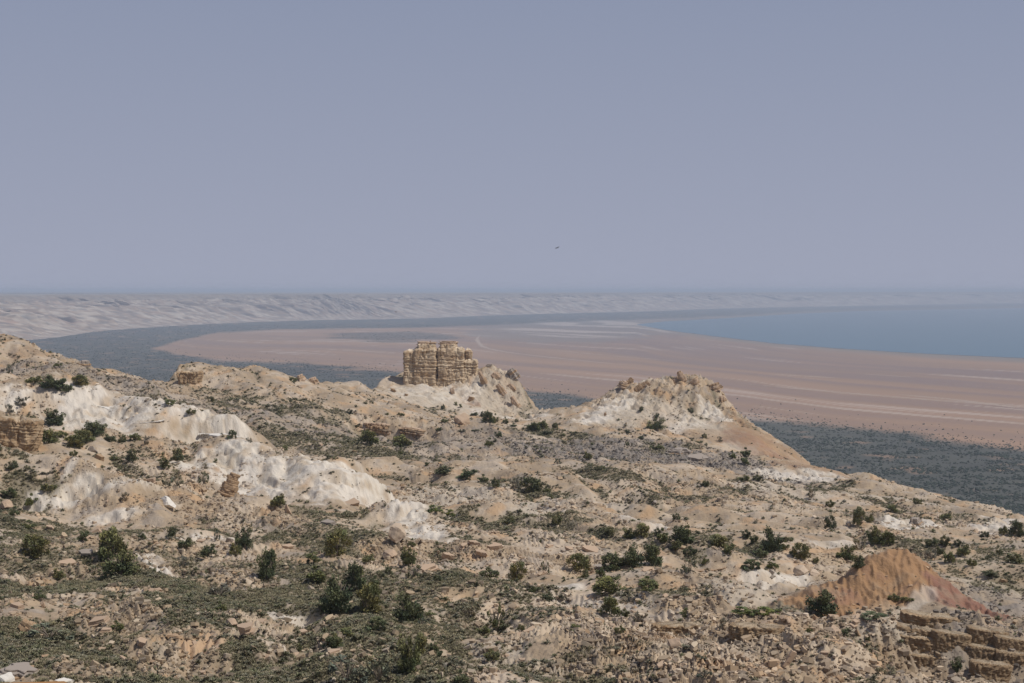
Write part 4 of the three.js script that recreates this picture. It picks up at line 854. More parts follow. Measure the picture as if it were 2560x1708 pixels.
R('pale slab just above the long slanting slab', 5, 1700, 650, 90, 24, { lean: -0.3 });
R('tan slab in the gully scrub left of the long slanting slab', 5, 1560, 630, 90, 24, { lean: -0.2 });
R('pale block beside the pyramid block in the rubble', 5, 980, 640, 100, 50, {});
R('cracked tan slab shelf under the dark bushes near centre', 5, 720, 800, 170, 55, {});
R('dark slab in front of the bush group right of centre', 5, 1900, 775, 110, 26, { mat: slabGrey });
R('tan hollowed rock left of the cracked slab shelf', 5, 480, 700, 120, 50, { kind: 'block', name: 'boulder' });
R('smooth brown tan slab half sunk in the white ridge foot', 5, 225, 345, 145, 40, { mat: slabTan, tilt: 0.5, lean: 0.1 });
R('small dark slab on the tan dome at the bottom', 5, 860, 1450, 70, 26, { mat: slabGrey, lean: 0.4 });
R('dark block beside the orange earth on the left chalk ridge', 1, 630, 1175, 65, 38, { kind: 'block', mat: slabGrey, name: 'boulder' });
R('orange tan slab right of the dark block under the left chalk ridge', 1, 680, 1230, 85, 45, { mat: slabBrown, lean: -0.4 });
R('boulder resting on the left talus of the butte', 2, 575, 770, 75, 55, { kind: 'block', name: 'boulder', mat: slabBrown });
R('small round boulder low on the talus under the left tower', 2, 708, 815, 36, 36, { kind: 'block', name: 'boulder', mat: slabBrown });
R('tan boulder in the middle of the butte talus', 2, 1205, 790, 70, 75, { kind: 'block', name: 'boulder' });
R('orange crumbly rock in the rusty streak of the butte talus', 2, 1400, 890, 75, 60, { kind: 'block', name: 'boulder', mat: slabBrown });
R('single small stone on the white left flank of the pointed hill', 3, 628, 470, 22, 28, { kind: 'block', name: 'boulder', mat: slabBrown });
R('dark stone in a shadowed hole on the tan slope right of centre', 3, 990, 1125, 45, 26, { kind: 'block', name: 'boulder', mat: slabGrey });
R('smooth grey slab lying on the dark platy rise', 3, 1300, 790, 190, 24, { mat: slabGrey, tilt: 0.3 });
R('dark hollow-sided stone beside the white patch on the right', 6, 2225, 785, 55, 32, { kind: 'block', name: 'boulder', mat: slabBrown });
R('blue-grey flat stone in the rubble below the ochre mound', 6, 1275, 1145, 50, 16, { mat: slabGrey });
R('brown cube block on the rubble slope under the ochre mound', 6, 1335, 1110, 48, 42, { kind: 'block', name: 'boulder', mat: slabBrown });
R('rounded tan boulder at the left of the lower right rubble', 6, 215, 1185, 120, 70, { kind: 'block', name: 'boulder' });
R('tall plate leaning in the heap of plates at the bottom right', 6, 890, 1290, 70, 110, { kind: 'block', lean: -0.5, deep: 0.4, name: 'upright_rock' });
R('orange rounded stone at the very bottom right of centre', 6, 1225, 1390, 60, 40, { kind: 'block', mat: slabBrown, name: 'boulder' });
R('pale plate lying on the rubble at the bottom right', 6, 830, 1290, 90, 40, { mat: slabTan });
R('broad pale plate in the middle of the bottom right rubble', 6, 1140, 1240, 80, 40, { mat: slabTan });
// the stone right in front of the camera: only its top edge reaches into the frame
{ const m = lit(new THREE.Mesh(beddedStone(901, { sides: 24, beds: 1, rough: 0.12, top: 0.8 }), ochreMat)); m.name = numbered('ochre_stone'); m.scale.set(1.9, 1.3, 1.2);
  const [a, s] = ray(20, 1553); m.position.set(a * 5.2 - 0.35, EYE + s * 5.2 - 1.41, -5.2); scene.add(m); tag(m, 'orange ochre stone close to the camera at the bottom left edge', 'rock'); }

// ------------------------------------------------------------------ plates and blocks scattered in the broken ground, each one its own
function phraseFor(px, py) {
  if (py < 1000) return px < 560 ? 'on the slopes behind the left chalk ridge' : px < 1290 ? 'on the hill around the butte' : 'on the pointed hill right of the butte';
  if (py < 1110) return px < 560 ? 'between the two chalk ridges at the left' : px < 1260 ? 'in the hollow below the butte hill' : px < 1800 ? 'on the dark platy rise' : 'on the right shoulder above the plain';
  if (py < 1240) return px < 560 ? 'on the spur below the low white ridge' : px < 1000 ? 'at the foot of the white middle ridge' : px < 1650 ? 'on the low domes in the middle' : 'on the tan slopes at the right';
  if (py < 1390) return px < 700 ? 'in the green scrub slope at the left' : px < 1300 ? 'in the rubble below the pale crag' : px < 1850 ? 'in the shrubby gully right of centre' : 'around the ochre mound';
  return px < 700 ? 'in the dense scrub at the bottom left' : px < 1400 ? 'around the tan dome at the bottom' : 'in the broken plates at the bottom right';
}
function toView(x, y, D) { // where a point shows, to name its surroundings
  const s = (y - EYE) / D, yc = (s * CP + SP) / (CP - s * SP); return [CX + x / D * FOC * (1 / (CP - s * SP)), CY - yc * FOC];
}
{
  reseed(4242);
  let made = 0, tries = 0;
  while (made < 235 && tries++ < 9000) {
    const D = 62 * Math.pow(340 / 62, rnd() * rnd() * 0.9 + rnd() * 0.1), a = rr(-0.36, 0.36), x = a * D, rk = cover(1, x, D);
    const px0 = a * FOC + CX, heap = D < 84 && px0 > 1450;
    if (rnd() > (heap ? 1 : rk * 0.9) || cover(2, x, D) > 0.4 || cover(3, x, D) > 0.3) continue;
    if (rockList.some(([qx, qd, w]) => Math.hypot(qx - x, qd - D) < w * 0.5)) continue;
    const w = (0.45 + 1.0 * rnd() * rnd()) * (D > 150 ? 1.4 : 1), y = groundY(x, D), [px, py] = toView(x, y, D);
    const grey = py < 1110 && px > 1260 && px < 1760;
    const m = lit(new THREE.Mesh(slabShapes[Math.floor(rnd() * slabShapes.length)], grey ? slabGrey : rnd() < 0.3 ? slabBrown : slabTan));
    m.scale.set(w * 1.15, w * rr(0.1, 0.28), w * rr(0.35, 0.8)); m.position.set(x, y - 0.06 * w, -D); m.rotation.set(rr(-0.2, 0.6), rr(0, 6.28), rr(-0.2, 0.6));
    m.name = numbered('loose_rock'); scene.add(m);
    const ph = phraseFor(px, py);
    tag(m, (grey ? 'grey' : 'tan') + ' angular rock slab lying loose ' + ph, 'rock', 'loose slabs ' + ph);
    rockList.push([x, D, w]); made++;
  }
}
// the smaller rubble nobody could count
function scatter(name, label, cat, geo, mat, list, colours) {
  const im = new THREE.InstancedMesh(geo, mat, list.length), o = new THREE.Object3D(), c = new THREE.Color();
  list.forEach((q, i) => { o.position.set(q[0], q[1], q[2]); o.rotation.set(q[6], q[7], q[8], 'YXZ'); o.scale.set(q[3], q[4], q[5]); o.updateMatrix(); im.setMatrixAt(i, o.matrix); const k = colours(q); c.setRGB(k[0], k[1], k[2]); im.setColorAt(i, c); });
  im.instanceMatrix.needsUpdate = true; im.name = numbered(name); im.userData.kind = 'stuff'; tag(im, label, cat); lit(im); scene.add(im);
}
const whiteMat = new THREE.MeshStandardMaterial({ color: 0xffffff, roughness: 0.96 });
{
  const lists = rubbleShapes.map(() => []), z = new Float32Array(NZ), c = [0, 0, 0];
  reseed(99);
  for (let k = 0; k < 620000; k++) {
    const D = 54 * Math.pow(425 / 54, Math.pow(rnd(), 0.8)), x = rr(-0.42, 0.42) * D, rk = cover(1, x, D), ch = cover(2, x, D), sm = cover(3, x, D);
    const cl = sstep(-0.1, 0.35, fbm(x / 3 + 4, D / 3, 2) + rk * 0.3);
    if (rnd() > (0.07 + 0.93 * rk) * (1 - 0.6 * Math.min(1, ch)) * (1 - 0.75 * Math.min(1, sm)) * cl) continue;
    const w = Math.min(0.7, 0.12 * Math.pow(rnd() + 0.03, -0.5)) * (D > 160 ? 1.45 : 1), y = groundY(x, D);
    if (y < 60) continue;
    lists[k % lists.length].push([x, y - 0.03 * w, -D, w, w * rr(0.14, 0.5), w * rr(0.45, 1), rr(-0.2, 0.5), rr(0, 6.28), rr(-0.1, 0.5)]);
  }
  lists.forEach((l, k) => scatter('rubble', ['angular tan rubble strewn over the hillside', 'flat tan rock chips strewn over the hillside', 'small broken stones strewn over the hillside', 'pale rock fragments strewn over the hillside', 'brown rock fragments strewn over the hillside', 'loose platy stones strewn over the hillside'][k], 'rubble', rubbleShapes[k], whiteMat, l, q => {
    strokesAt(q[0], -q[2], z); groundColour(q[0], -q[2], z, c); const v = 0.6 + 0.6 * ((q[7] * 7.3) % 1); blend(c, z[GREY] > 0.35 ? [0.17, 0.145, 0.125] : (q[7] * 13.7) % 1 < 0.3 ? [0.25, 0.19, 0.14] : (q[7] * 13.7) % 1 < 0.55 ? [0.54, 0.43, 0.31] : [0.42, 0.305, 0.195], 0.6); return [c[0] * v, c[1] * v, c[2] * v];
  }));
}

// ------------------------------------------------------------------ plants
const leafMat = new THREE.MeshStandardMaterial({ vertexColors: true, roughness: 0.85, side: THREE.DoubleSide }); leafMat.name = 'shrub leaves';
const twigMat = new THREE.MeshStandardMaterial({ color: new THREE.Color(0.17, 0.135, 0.10), roughness: 0.95 });
// foliage one unit wide and one unit high: sprays of narrow leaves in uneven clumps
function foliage(seed, { clumps = 16, leaves = 1300, size = 0.075, tall = 1, up = 0.6, tone = [0.085, 0.11, 0.045], open = 0 } = {}) {
  reseed(seed * 104729 + 11);
  const pos = [], nor = [], col = [], cl = [];
  for (let k = 0; k < clumps; k++) {
    const th = rr(0, 6.283), r = Math.sqrt(rnd()) * 0.37, hh = k % 3 === 0 ? rr(0.10, 0.3) : Math.max(0.12, (0.82 - 1.7 * r * r) * rr(0.3, 1.08));
    cl.push([Math.cos(th) * r, hh, Math.sin(th) * r, rr(0.09, 0.17) * (1 - open * 0.4), rr(0.12, 0.22), rr(0.72, 1.3), rr(-0.1, 0.18)]);
  }
  for (let k = 0; k < leaves; k++) {
    const q = cl[Math.floor(rnd() * clumps)];
    let dx, dy, dz, d; do { dx = rr(-1, 1); dy = rr(-1, 1); dz = rr(-1, 1); d = dx * dx + dy * dy + dz * dz; } while (d > 1);
    const s = Math.pow(d, 0.15) / Math.sqrt(d || 1) * Math.sqrt(d) ;
    const x = q[0] + dx * s * q[3], y = Math.max(0.01, q[1] + dy * s * q[4]), z = q[2] + dz * s * q[3];
    const L = size * rr(0.6, 1.5), wv = L * rr(0.28, 0.5);
    let ax = x * 1.6 + rr(-0.8, 0.8), ay = up + rr(-0.35, 0.6), az = z * 1.6 + rr(-0.8, 0.8); const n = Math.hypot(ax, ay, az) || 1; ax /= n; ay /= n; az /= n;
    let bx = rr(-1, 1), by = rr(-0.5, 0.5), bz = rr(-1, 1); const t = bx * ax + by * ay + bz * az; bx -= t * ax; by -= t * ay; bz -= t * az; const m = Math.hypot(bx, by, bz) || 1; bx *= wv / m; by *= wv / m; bz *= wv / m;
    pos.push(x - bx, y - by, z - bz, x + bx, y + by, z + bz, x + ax * L, y + ay * L, z + az * L);
    const v = q[5] * rr(0.75, 1.3), w = q[6];
    for (let e = 0; e < 3; e++) col.push(tone[0] * v * (1 + w), tone[1] * v, tone[2] * v * (1 - w));
  }
  const g = new THREE.BufferGeometry(); g.setAttribute('position', new THREE.Float32BufferAttribute(pos, 3)); g.setAttribute('color', new THREE.Float32BufferAttribute(col, 3)); g.computeVertexNormals(); return g;
}
function stems(seed, n, h, spread, thick = 0.012) {
  reseed(seed * 31 + 7);
  const gs = [];
  for (let k = 0; k < n; k++) {
    const th = rr(0, 6.283), r = rr(0.25, 1) * spread, hh = h * rr(0.7, 1.05);
    const c = new THREE.QuadraticBezierCurve3(new THREE.Vector3(rr(-0.02, 0.02), -0.06, rr(-0.02, 0.02)), new THREE.Vector3(Math.cos(th) * r * 0.25 + rr(-0.05, 0.05), hh * 0.45, Math.sin(th) * r * 0.25 + rr(-0.05, 0.05)), new THREE.Vector3(Math.cos(th) * r, hh, Math.sin(th) * r));
    gs.push(new THREE.TubeGeometry(c, 5, thick * rr(0.6, 1.2), 4, false));
  }
  return mergeGeometries(gs);
}
const greens = [[0.15, 0.165, 0.07], [0.125, 0.145, 0.065], [0.165, 0.172, 0.08], [0.14, 0.15, 0.075]];
const shrubKinds = {
  green: [0, 1, 2, 3].map(k => ({ f: foliage(k + 1, { tone: greens[k], clumps: 15 + k * 2 }), s: stems(k + 1, 7, 0.6, 0.32) })),
  large: [0, 1, 2].map(k => ({ f: foliage(k + 21, { tone: greens[k], clumps: 26, leaves: 3000, size: 0.055 }), s: stems(k + 21, 9, 0.7, 0.34, 0.014) })),
  bright: [0].map(k => ({ f: foliage(41, { tone: [0.17, 0.21, 0.07], clumps: 18, leaves: 1200 }), s: stems(41, 6, 0.5, 0.3) })),
  grey: [0, 1].map(k => ({ f: foliage(k + 51, { tone: k ? [0.21, 0.195, 0.145] : [0.175, 0.185, 0.125], clumps: 14, leaves: 700, open: 1, size: 0.065 }), s: stems(k + 51, 16, 0.8, 0.42, 0.009) })),
  tree: [0].map(k => ({ f: foliage(61, { tone: [0.15, 0.165, 0.075], clumps: 13, leaves: 1100, open: 1, size: 0.06 }), s: stems(61, 8, 0.8, 0.36, 0.022) })),
};
for (const q of shrubKinds.tree) { q.f.translate(0, 0.22, 0); q.f.scale(1, 0.85, 1); }
const leafTones = [[1, 1, 1], [1.3, 1.22, 1.1], [0.82, 0.86, 0.88], [1.2, 1.12, 0.9]].map((t, k) => { const m = leafMat.clone(); m.color.setRGB(...t.map(v => v * 0.78)); m.name = 'shrub leaves ' + k; return m; });
const shrubs = [];
function shrub(z, x, y, w, h = w * 0.75, kind = 'green', label) { const [px, py] = inView(z, x, y); shrubs.push({ px, py, w: w * zoomScale(z), h: h * zoomScale(z), kind, label }); }
const many = (z, list) => list.forEach(q => shrub(z, ...q));
many(4, [[1900, 365, 112, 95, 'green', 'round green bush alone at the foot of the white middle ridge'], [240, 690, 175, 130, 'large'], [760, 710, 180, 190, 'large', 'tall dark green bush between the slabs at the left'], [820, 830, 240, 150, 'large'], [395, 860, 95, 85], [1270, 640, 125, 80], [1670, 645, 130, 130, 'large', 'dense dark bush beside the small white patch at the left'], [1605, 700, 85, 100], [1420, 695, 115, 90], [1820, 865, 120, 205, 'large', 'tall narrow green bush in the middle of the left scrub'], [2150, 875, 150, 90], [2140, 745, 120, 65], [190, 515, 115, 60], [1170, 565, 75, 70], [970, 585, 60, 40], [1490, 975, 250, 75, 'grey'], [330, 1270, 330, 95, 'grey'], [270, 995, 95, 60], [790, 1195, 105, 50], [2280, 1320, 115, 90, 'green', 'round dark bush above the pale flat slab at the bottom'], [210, 365, 95, 70], [1480, 585, 60, 55, 'grey', 'small grey shrub growing on the small white patch'], [60, 300, 110, 65], [850, 310, 95, 50, 'grey'], [1210, 215, 120, 62, 'grey'], [1390, 200, 95, 85, 'grey'], [2040, 1365, 55, 50], [1250, 765, 110, 70, 'grey'], [330, 250, 120, 60], [100, 420, 80, 60], [640, 830, 110, 60, 'grey'], [560, 590, 100, 60], [1150, 1180, 130, 60, 'grey'], [1500, 1070, 90, 60]]);
many(5, [[115, 1075, 215, 200, 'large', 'left half of the big dark tree clump near the centre bottom'], [240, 925, 140, 175, 'large', 'top of the big dark tree clump near the centre bottom'], [320, 1095, 185, 195, 'large', 'right half of the big dark tree clump near the centre bottom'], [375, 905, 80, 65, 'green', 'small bush at the right edge of the big tree clump'], [120, 695, 165, 155, 'large', 'bushy green tree left of the pale crag'], [590, 755, 125, 105, 'large'], [470, 825, 62, 60], [640, 840, 125, 80, 'grey'], [330, 742, 90, 60], [630, 635, 62, 55, 'green', 'small green bush at the foot of the pale crag'], [1290, 475, 82, 52], [1620, 478, 76, 76, 'green', 'rounded green bush between the domes right of centre'], [840, 132, 155, 52], [1000, 170, 160, 62], [1115, 190, 90, 50], [1200, 228, 62, 82], [1330, 245, 95, 75, 'grey'], [1440, 252, 140, 85, 'large'], [1545, 262, 62, 40], [1580, 305, 30, 30], [780, 395, 120, 45, 'bright', 'bright green low bush right of the white middle ridge'], [880, 425, 90, 40, 'bright', 'second bright green low bush beside the first one'], [1980, 552, 115, 52], [2110, 575, 110, 66, 'large'], [2220, 560, 120, 75, 'large'], [1760, 785, 155, 100, 'large'], [1350, 858, 115, 110, 'large', 'dark rounded bush above the white patch near the centre'], [1150, 845, 150, 75], [2010, 795, 150, 110, 'large'], [2150, 770, 150, 120, 'large'], [2270, 760, 140, 140, 'large'], [1810, 845, 62, 60], [1920, 845, 70, 66], [1970, 948, 215, 100, 'large', 'broad green bush on the pale bank right of centre'], [1470, 945, 82, 55], [1560, 1000, 105, 45], [2240, 915, 160, 72, 'green', 'flat green bush on the pale dome right of centre'], [1985, 1095, 130, 120, 'large'], [2085, 1105, 95, 48], [2190, 1155, 135, 62, 'grey'], [1200, 1215, 135, 165, 'tree', 'small open tree with a bare trunk on the tan slope near the centre'], [600, 1140, 195, 170, 'large', 'large rounded bush right of the big tree clump'], [750, 1105, 95, 34], [90, 1335, 130, 85, 'large'], [595, 1500, 165, 225, 'large', 'tall dark bush at the bottom left of the tan dome'], [700, 1375, 110, 125, 'large', 'dark bush behind the tall bush beside the tan dome'], [770, 1360, 70, 90], [810, 1395, 62, 52], [1170, 1405, 120, 72, 'green', 'lone low bush on top of the tan dome'], [960, 1568, 115, 85, 'green', 'dark bush cut by the bottom edge on the tan dome'], [180, 1560, 300, 170, 'grey', 'left part of the wide grey-green thicket at the bottom edge'], [400, 1565, 260, 180, 'grey', 'right part of the wide grey-green thicket at the bottom edge'], [1740, 1205, 82, 40], [2050, 1225, 82, 50], [1375, 1205, 52, 50], [1010, 1105, 150, 55, 'grey'], [1120, 1235, 95, 50], [380, 1200, 150, 75], [190, 1250, 120, 55], [700, 1160, 80, 45, 'grey'], [1740, 1090, 45, 60, 'grey'], [1540, 810, 70, 80, 'grey'], [800, 860, 60, 45], [2310, 560, 60, 60]]);
many(6, [[260, 552, 150, 98, 'large', 'dense dark bush largest in the row of shrubs right of centre'], [140, 535, 85, 72], [500, 562, 135, 62, 'large'], [540, 612, 92, 60], [810, 592, 122, 125, 'large', 'tall pointed bush left of the white patch in the right gully'], [740, 632, 105, 66], [900, 534, 92, 36], [700, 545, 62, 46], [655, 513, 72, 50], [225, 585, 95, 50], [305, 625, 95, 62], [300, 725, 105, 85, 'grey'], [405, 674, 50, 48], [990, 632, 100, 82, 'large'], [940, 620, 60, 50], [1270, 655, 112, 86, 'large', 'dark bush left above the ochre mound'], [1345, 585, 95, 75, 'grey'], [1430, 556, 92, 98, 'large'], [1515, 562, 85, 82, 'large'], [1340, 700, 90, 80, 'green', 'leafy bush touching the left slope of the ochre mound'], [1170, 453, 76, 82], [1350, 424, 80, 90, 'large'], [1410, 418, 60, 60], [1165, 318, 60, 46], [1055, 264, 52, 56, 'grey'], [405, 192, 46, 36], [225, 403, 52, 42], [292, 447, 30, 28], [1790, 555, 80, 50], [1870, 562, 70, 62], [1990, 622, 95, 76], [1900, 664, 72, 62], [2035, 684, 62, 52], [2300, 664, 105, 56], [2310, 502, 92, 92, 'large'], [2230, 492, 62, 62], [1550, 354, 72, 42], [1110, 1002, 190, 135, 'large', 'big upright green bush at the left foot of the ochre mound'], [50, 835, 125, 62], [280, 1005, 92, 52], [510, 1075, 62, 65, 'grey'], [640, 985, 150, 40, 'bright'], [780, 985, 160, 42, 'bright'], [1250, 1114, 60, 40, 'green', 'small round green bush in the rubble under the pale knoll'], [1555, 890, 80, 40], [1640, 905, 90, 30], [1780, 645, 85, 60, 'grey'], [820, 705, 82, 60], [680, 705, 125, 52], [1080, 665, 42, 36], [890, 584, 60, 50], [1880, 395, 90, 40], [1700, 300, 60, 34], [2110, 510, 60, 40], [1950, 560, 60, 40], [1840, 620, 60, 60], [2200, 620, 60, 40], [1950, 1330, 80, 70, 'large', 'dark bush in the shade beneath the lower right cliff'], [1500, 1370, 160, 70, 'grey'], [400, 1370, 110, 50, 'grey'], [380, 1260, 90, 40, 'grey'], [1430, 1000, 170, 22], [2150, 740, 120, 30], [1040, 1095, 50, 40], [1400, 1145, 40, 36]]);
many(3, [[1010, 582, 145, 80, 'large', 'broad dark bush on the lower face of the pointed hill'], [890, 448, 46, 36], [1005, 493, 42, 38], [1255, 458, 46, 36], [1355, 638, 42, 42], [1320, 672, 52, 18], [500, 798, 72, 62], [90, 572, 90, 50], [170, 568, 80, 55], [255, 563, 46, 42], [1560, 784, 62, 52], [1660, 834, 82, 50], [1660, 764, 95, 52], [1780, 834, 62, 42, 'grey'], [1360, 990, 60, 42], [890, 643, 52, 30], [790, 604, 62, 30], [785, 693, 42, 32], [1650, 955, 90, 40], [1750, 950, 90, 40], [1020, 722, 80, 40], [1470, 665, 60, 40, 'grey'], [200, 610, 80, 30], [310, 620, 50, 24], [280, 825, 70, 40, 'grey'], [590, 870, 90, 30]]);
many(2, [[1580, 1105, 120, 120, 'large', 'tall dark bush in the saddle right of the butte'], [1660, 1110, 80, 90], [1440, 1025, 100, 42], [1530, 1040, 70, 60], [1765, 1114, 72, 62], [1690, 1264, 92, 92], [1600, 1355, 102, 82], [1102, 962, 52, 62, 'green', 'single green bush at the edge of the pale talus under the butte'], [1120, 1104, 95, 55], [100, 1012, 72, 55], [1060, 1204, 82, 46], [300, 1325, 210, 130, 'large', 'dark bush filling the hollow under the overhanging ledge'], [660, 1365, 190, 115, 'large', 'dark bush in the second hollow right of the first'], [2080, 1194, 122, 85, 'large'], [2170, 1134, 112, 42], [2300, 1154, 72, 52], [1890, 1094, 52, 36], [650, 1455, 72, 62], [1240, 924, 42, 36], [1290, 944, 42, 34], [1450, 1194, 95, 22], [1850, 1144, 92, 32], [650, 1030, 90, 40], [500, 1020, 60, 30], [830, 940, 60, 30, 'grey'], [980, 990, 80, 30, 'grey'], [270, 900, 50, 26], [170, 935, 40, 24], [930, 1560, 60, 50], [530, 1430, 50, 36, 'grey']]);
many(1, [[350, 995, 155, 95, 'large', 'dark round bush on the white slope of the left chalk ridge'], [330, 1115, 145, 85, 'large'], [430, 1085, 72, 62], [480, 1145, 165, 72, 'large'], [560, 1115, 155, 85, 'large'], [645, 1065, 140, 85, 'large'], [350, 745, 175, 72, 'large'], [430, 775, 135, 85], [525, 725, 130, 62, 'large'], [230, 712, 125, 52], [740, 1105, 95, 52], [830, 1115, 62, 56], [920, 1105, 82, 46], [1000, 1125, 52, 56, 'grey'], [1160, 855, 92, 32], [1300, 930, 76, 36, 'green', 'small dark bush on the crest of the left chalk ridge'], [1580, 1085, 72, 52, 'green', 'dark bush beside the knob ending the left chalk ridge'], [900, 1245, 95, 82], [1120, 1295, 95, 72], [1205, 1240, 92, 85], [500, 1205, 62, 42], [80, 1305, 84, 62], [1950, 1170, 42, 34], [1450, 835, 34, 34], [220, 984, 52, 42], [60, 915, 82, 62, 'grey'], [140, 865, 105, 62, 'grey'], [395, 595, 62, 32], [1400, 1295, 52, 40, 'grey'], [1470, 1250, 32, 26], [780, 1240, 60, 40], [60, 640, 60, 50, 'grey'], [1230, 1240, 60, 50], [1700, 1110, 50, 30, 'grey'], [2000, 700, 60, 30], [1060, 820, 50, 40, 'grey']]);
{
  const ordinals = ['first', 'second', 'third', 'fourth', 'fifth', 'sixth', 'seventh', 'eighth', 'ninth', 'tenth', 'eleventh', 'twelfth', 'thirteenth', 'fourteenth', 'fifteenth', 'sixteenth', 'seventeenth', 'eighteenth', 'nineteenth', 'twentieth'];
  const colour = { green: 'green', large: 'dark green', bright: 'bright green', grey: 'grey-green', tree: 'green' };
  const groups = {};
  shrubs.forEach(s => { s.ph = phraseFor(s.px, s.py); if (!s.label) (groups[colour[s.kind] + s.ph] ??= []).push(s); });
  for (const l of Object.values(groups)) { l.sort((p, q) => p.px - q.px); l.forEach((s, i) => { s.label = l.length === 1 ? `only ${s.h < s.w * 0.55 ? 'low' : 'rounded'} ${colour[s.kind]} shrub ${s.ph}` : `${ordinals[i] ?? 'twenty-' + ordinals[i - 20]} ${colour[s.kind]} shrub from the left ${s.ph}`; }); }
  const protos = {};
  shrubs.forEach((s, i) => {
    const p = meet(s.px, s.py), set = shrubKinds[s.kind], v = Math.round(s.px * 7 + s.py * 3) % set.length, tone = leafTones[Math.round(s.px * 3 + s.py * 11) % 4], key = s.kind + v + tone.name;
    let o;
    if (protos[key]) o = protos[key].clone();
    else { o = protos[key] = new THREE.Group(); part('foliage', set[v].f, tone, o); part('stem', set[v].s, twigMat, o); }
    o.name = numbered(s.kind === 'tree' ? 'small_tree' : 'shrub'); o.userData = {};
    const big = s.kind === 'large' ? 1.32 : 1.2, W = s.w * p.m * big, H = s.h * p.m * big;
    o.scale.set(W, H, W * 0.9); o.position.set(p.x, p.y - 0.04 * H, -p.D - 0.1 * W); o.rotation.y = (i * 2.399) % 6.283;
    tag(o, s.label, s.kind === 'tree' ? 'tree' : 'shrub', 'shrubs ' + s.ph); scene.add(o);
  });
}
// low scrub that covers the slopes: sage tufts, green cushions, dry tufts
function tuft(seed, n, tone, spread, up) {
  reseed(seed * 53 + 3);
  const pos = [], col = [];
  for (let k = 0; k < n; k++) {
    const th = rr(0, 6.283), r = rr(0, 0.34), x = Math.cos(th) * r, z = Math.sin(th) * r, y = rr(0.0, 0.6) * (1 - r * 1.6);
    const L = rr(0.22, 0.5), lean = spread * rr(0.2, 1), ax = Math.cos(th) * lean, az = Math.sin(th) * lean, ay = up * rr(0.5, 1), q = th + rr(0.8, 2.2), w = rr(0.05, 0.11);
    pos.push(x - Math.cos(q) * w, y, z - Math.sin(q) * w, x + Math.cos(q) * w, y, z + Math.sin(q) * w, x + ax * L, y + ay * L, z + az * L);
    const v = rr(0.7, 1.3); for (let e = 0; e < 3; e++) col.push(tone[0] * v, tone[1] * v, tone[2] * v);
  }
  const g = new THREE.BufferGeometry(); g.setAttribute('position', new THREE.Float32BufferAttribute(pos, 3)); g.setAttribute('color', new THREE.Float32BufferAttribute(col, 3)); g.computeVertexNormals(); return g;
}
{
  const kinds = [['sagebrush', 'grey-green low sage covering the slopes and gullies', tuft(1, 60, [0.21, 0.195, 0.135], 1, 0.7), 0.55], ['low_scrub', 'dull green cushions of low scrub on the slopes', tuft(2, 64, [0.14, 0.142, 0.075], 0.8, 0.8), 0.8], ['dry_tufts', 'dry brownish tufts among the scrub', tuft(3, 40, [0.21, 0.17, 0.115], 0.9, 0.9), 0.7], ['dark_tufts', 'small dark tufts dotted over the tan ground', tuft(4, 60, [0.115, 0.112, 0.075], 0.9, 0.7), 0.7]];
  kinds.push(['grass', 'fine grey-olive grass filling the hollows and the lower left slope', tuft(9, 26, [0.225, 0.197, 0.118], 0.7, 1.0), 0.8]);
  const lists = kinds.map(() => []);
  reseed(6161);
  for (let k = 0; k < 900000; k++) {
    const D = 54 * Math.pow(330 / 54, Math.pow(rnd(), 0.9)), x = rr(-0.4, 0.4) * D, g = cover(0, x, D);
    const b = fbm(x / 1.6 + 50, D / 1.6, 3), a = fbm(x / 9 + 5, D / 9, 3);
    if (rnd() > sstep(0.3, 0.8, g + 0.5 * b + 0.35 * a) * 0.6 * (1 - Math.min(1, cover(2, x, D)))) continue;
    const y = groundY(x, D), w = rr(0.16, 0.36) * (D > 140 ? 1.8 : 1);
    lists[4].push([x, y - 0.02, -D, w, w * rr(0.5, 0.95), w, 0, rr(0, 6.28), 0]);
  }
  reseed(5151);
  for (let k = 0; k < 560000; k++) {
    const D = 54 * Math.pow(420 / 54, Math.pow(rnd(), 0.85)), x = rr(-0.42, 0.42) * D, g = cover(0, x, D), ch = cover(2, x, D), sm = cover(3, x, D);
    const cl = fbm(x / 2.2 + 9, D / 2.2, 2) * 1.2 + fbm(x / 11, D / 11, 2) * 0.7;
    const dens = (0.045 + 0.62 * g + 0.3 * sstep(0.7, 1, g)) * sstep(-0.3, 0.34, cl + g * 0.2 - 0.06) * (1 - 0.9 * Math.min(1, ch)) * (1 - 0.8 * Math.min(1, sm));
    if (rnd() > dens) continue;
    const y = groundY(x, D); if (y < 60) continue;
    const pick = rnd(), t = pick < 0.4 ? 0 : pick < 0.62 ? 1 : pick < 0.76 ? 2 : 3;
    const w = (0.2 + 0.4 * rnd() * rnd()) * (D > 240 ? 2.1 : D > 140 ? 1.5 : 1);
    lists[t].push([x, y - 0.03, -D, w, w * kinds[t][3] * rr(0.7, 1.2), w, 0, rr(0, 6.28), 0]);
  }
  kinds.forEach(([n, l, g], t) => scatter(n, l, 'scrub', g, leafMat, lists[t], q => { const v = 0.75 + 0.5 * ((q[7] * 5.7) % 1); return [v, v, v * 0.97]; }));
}
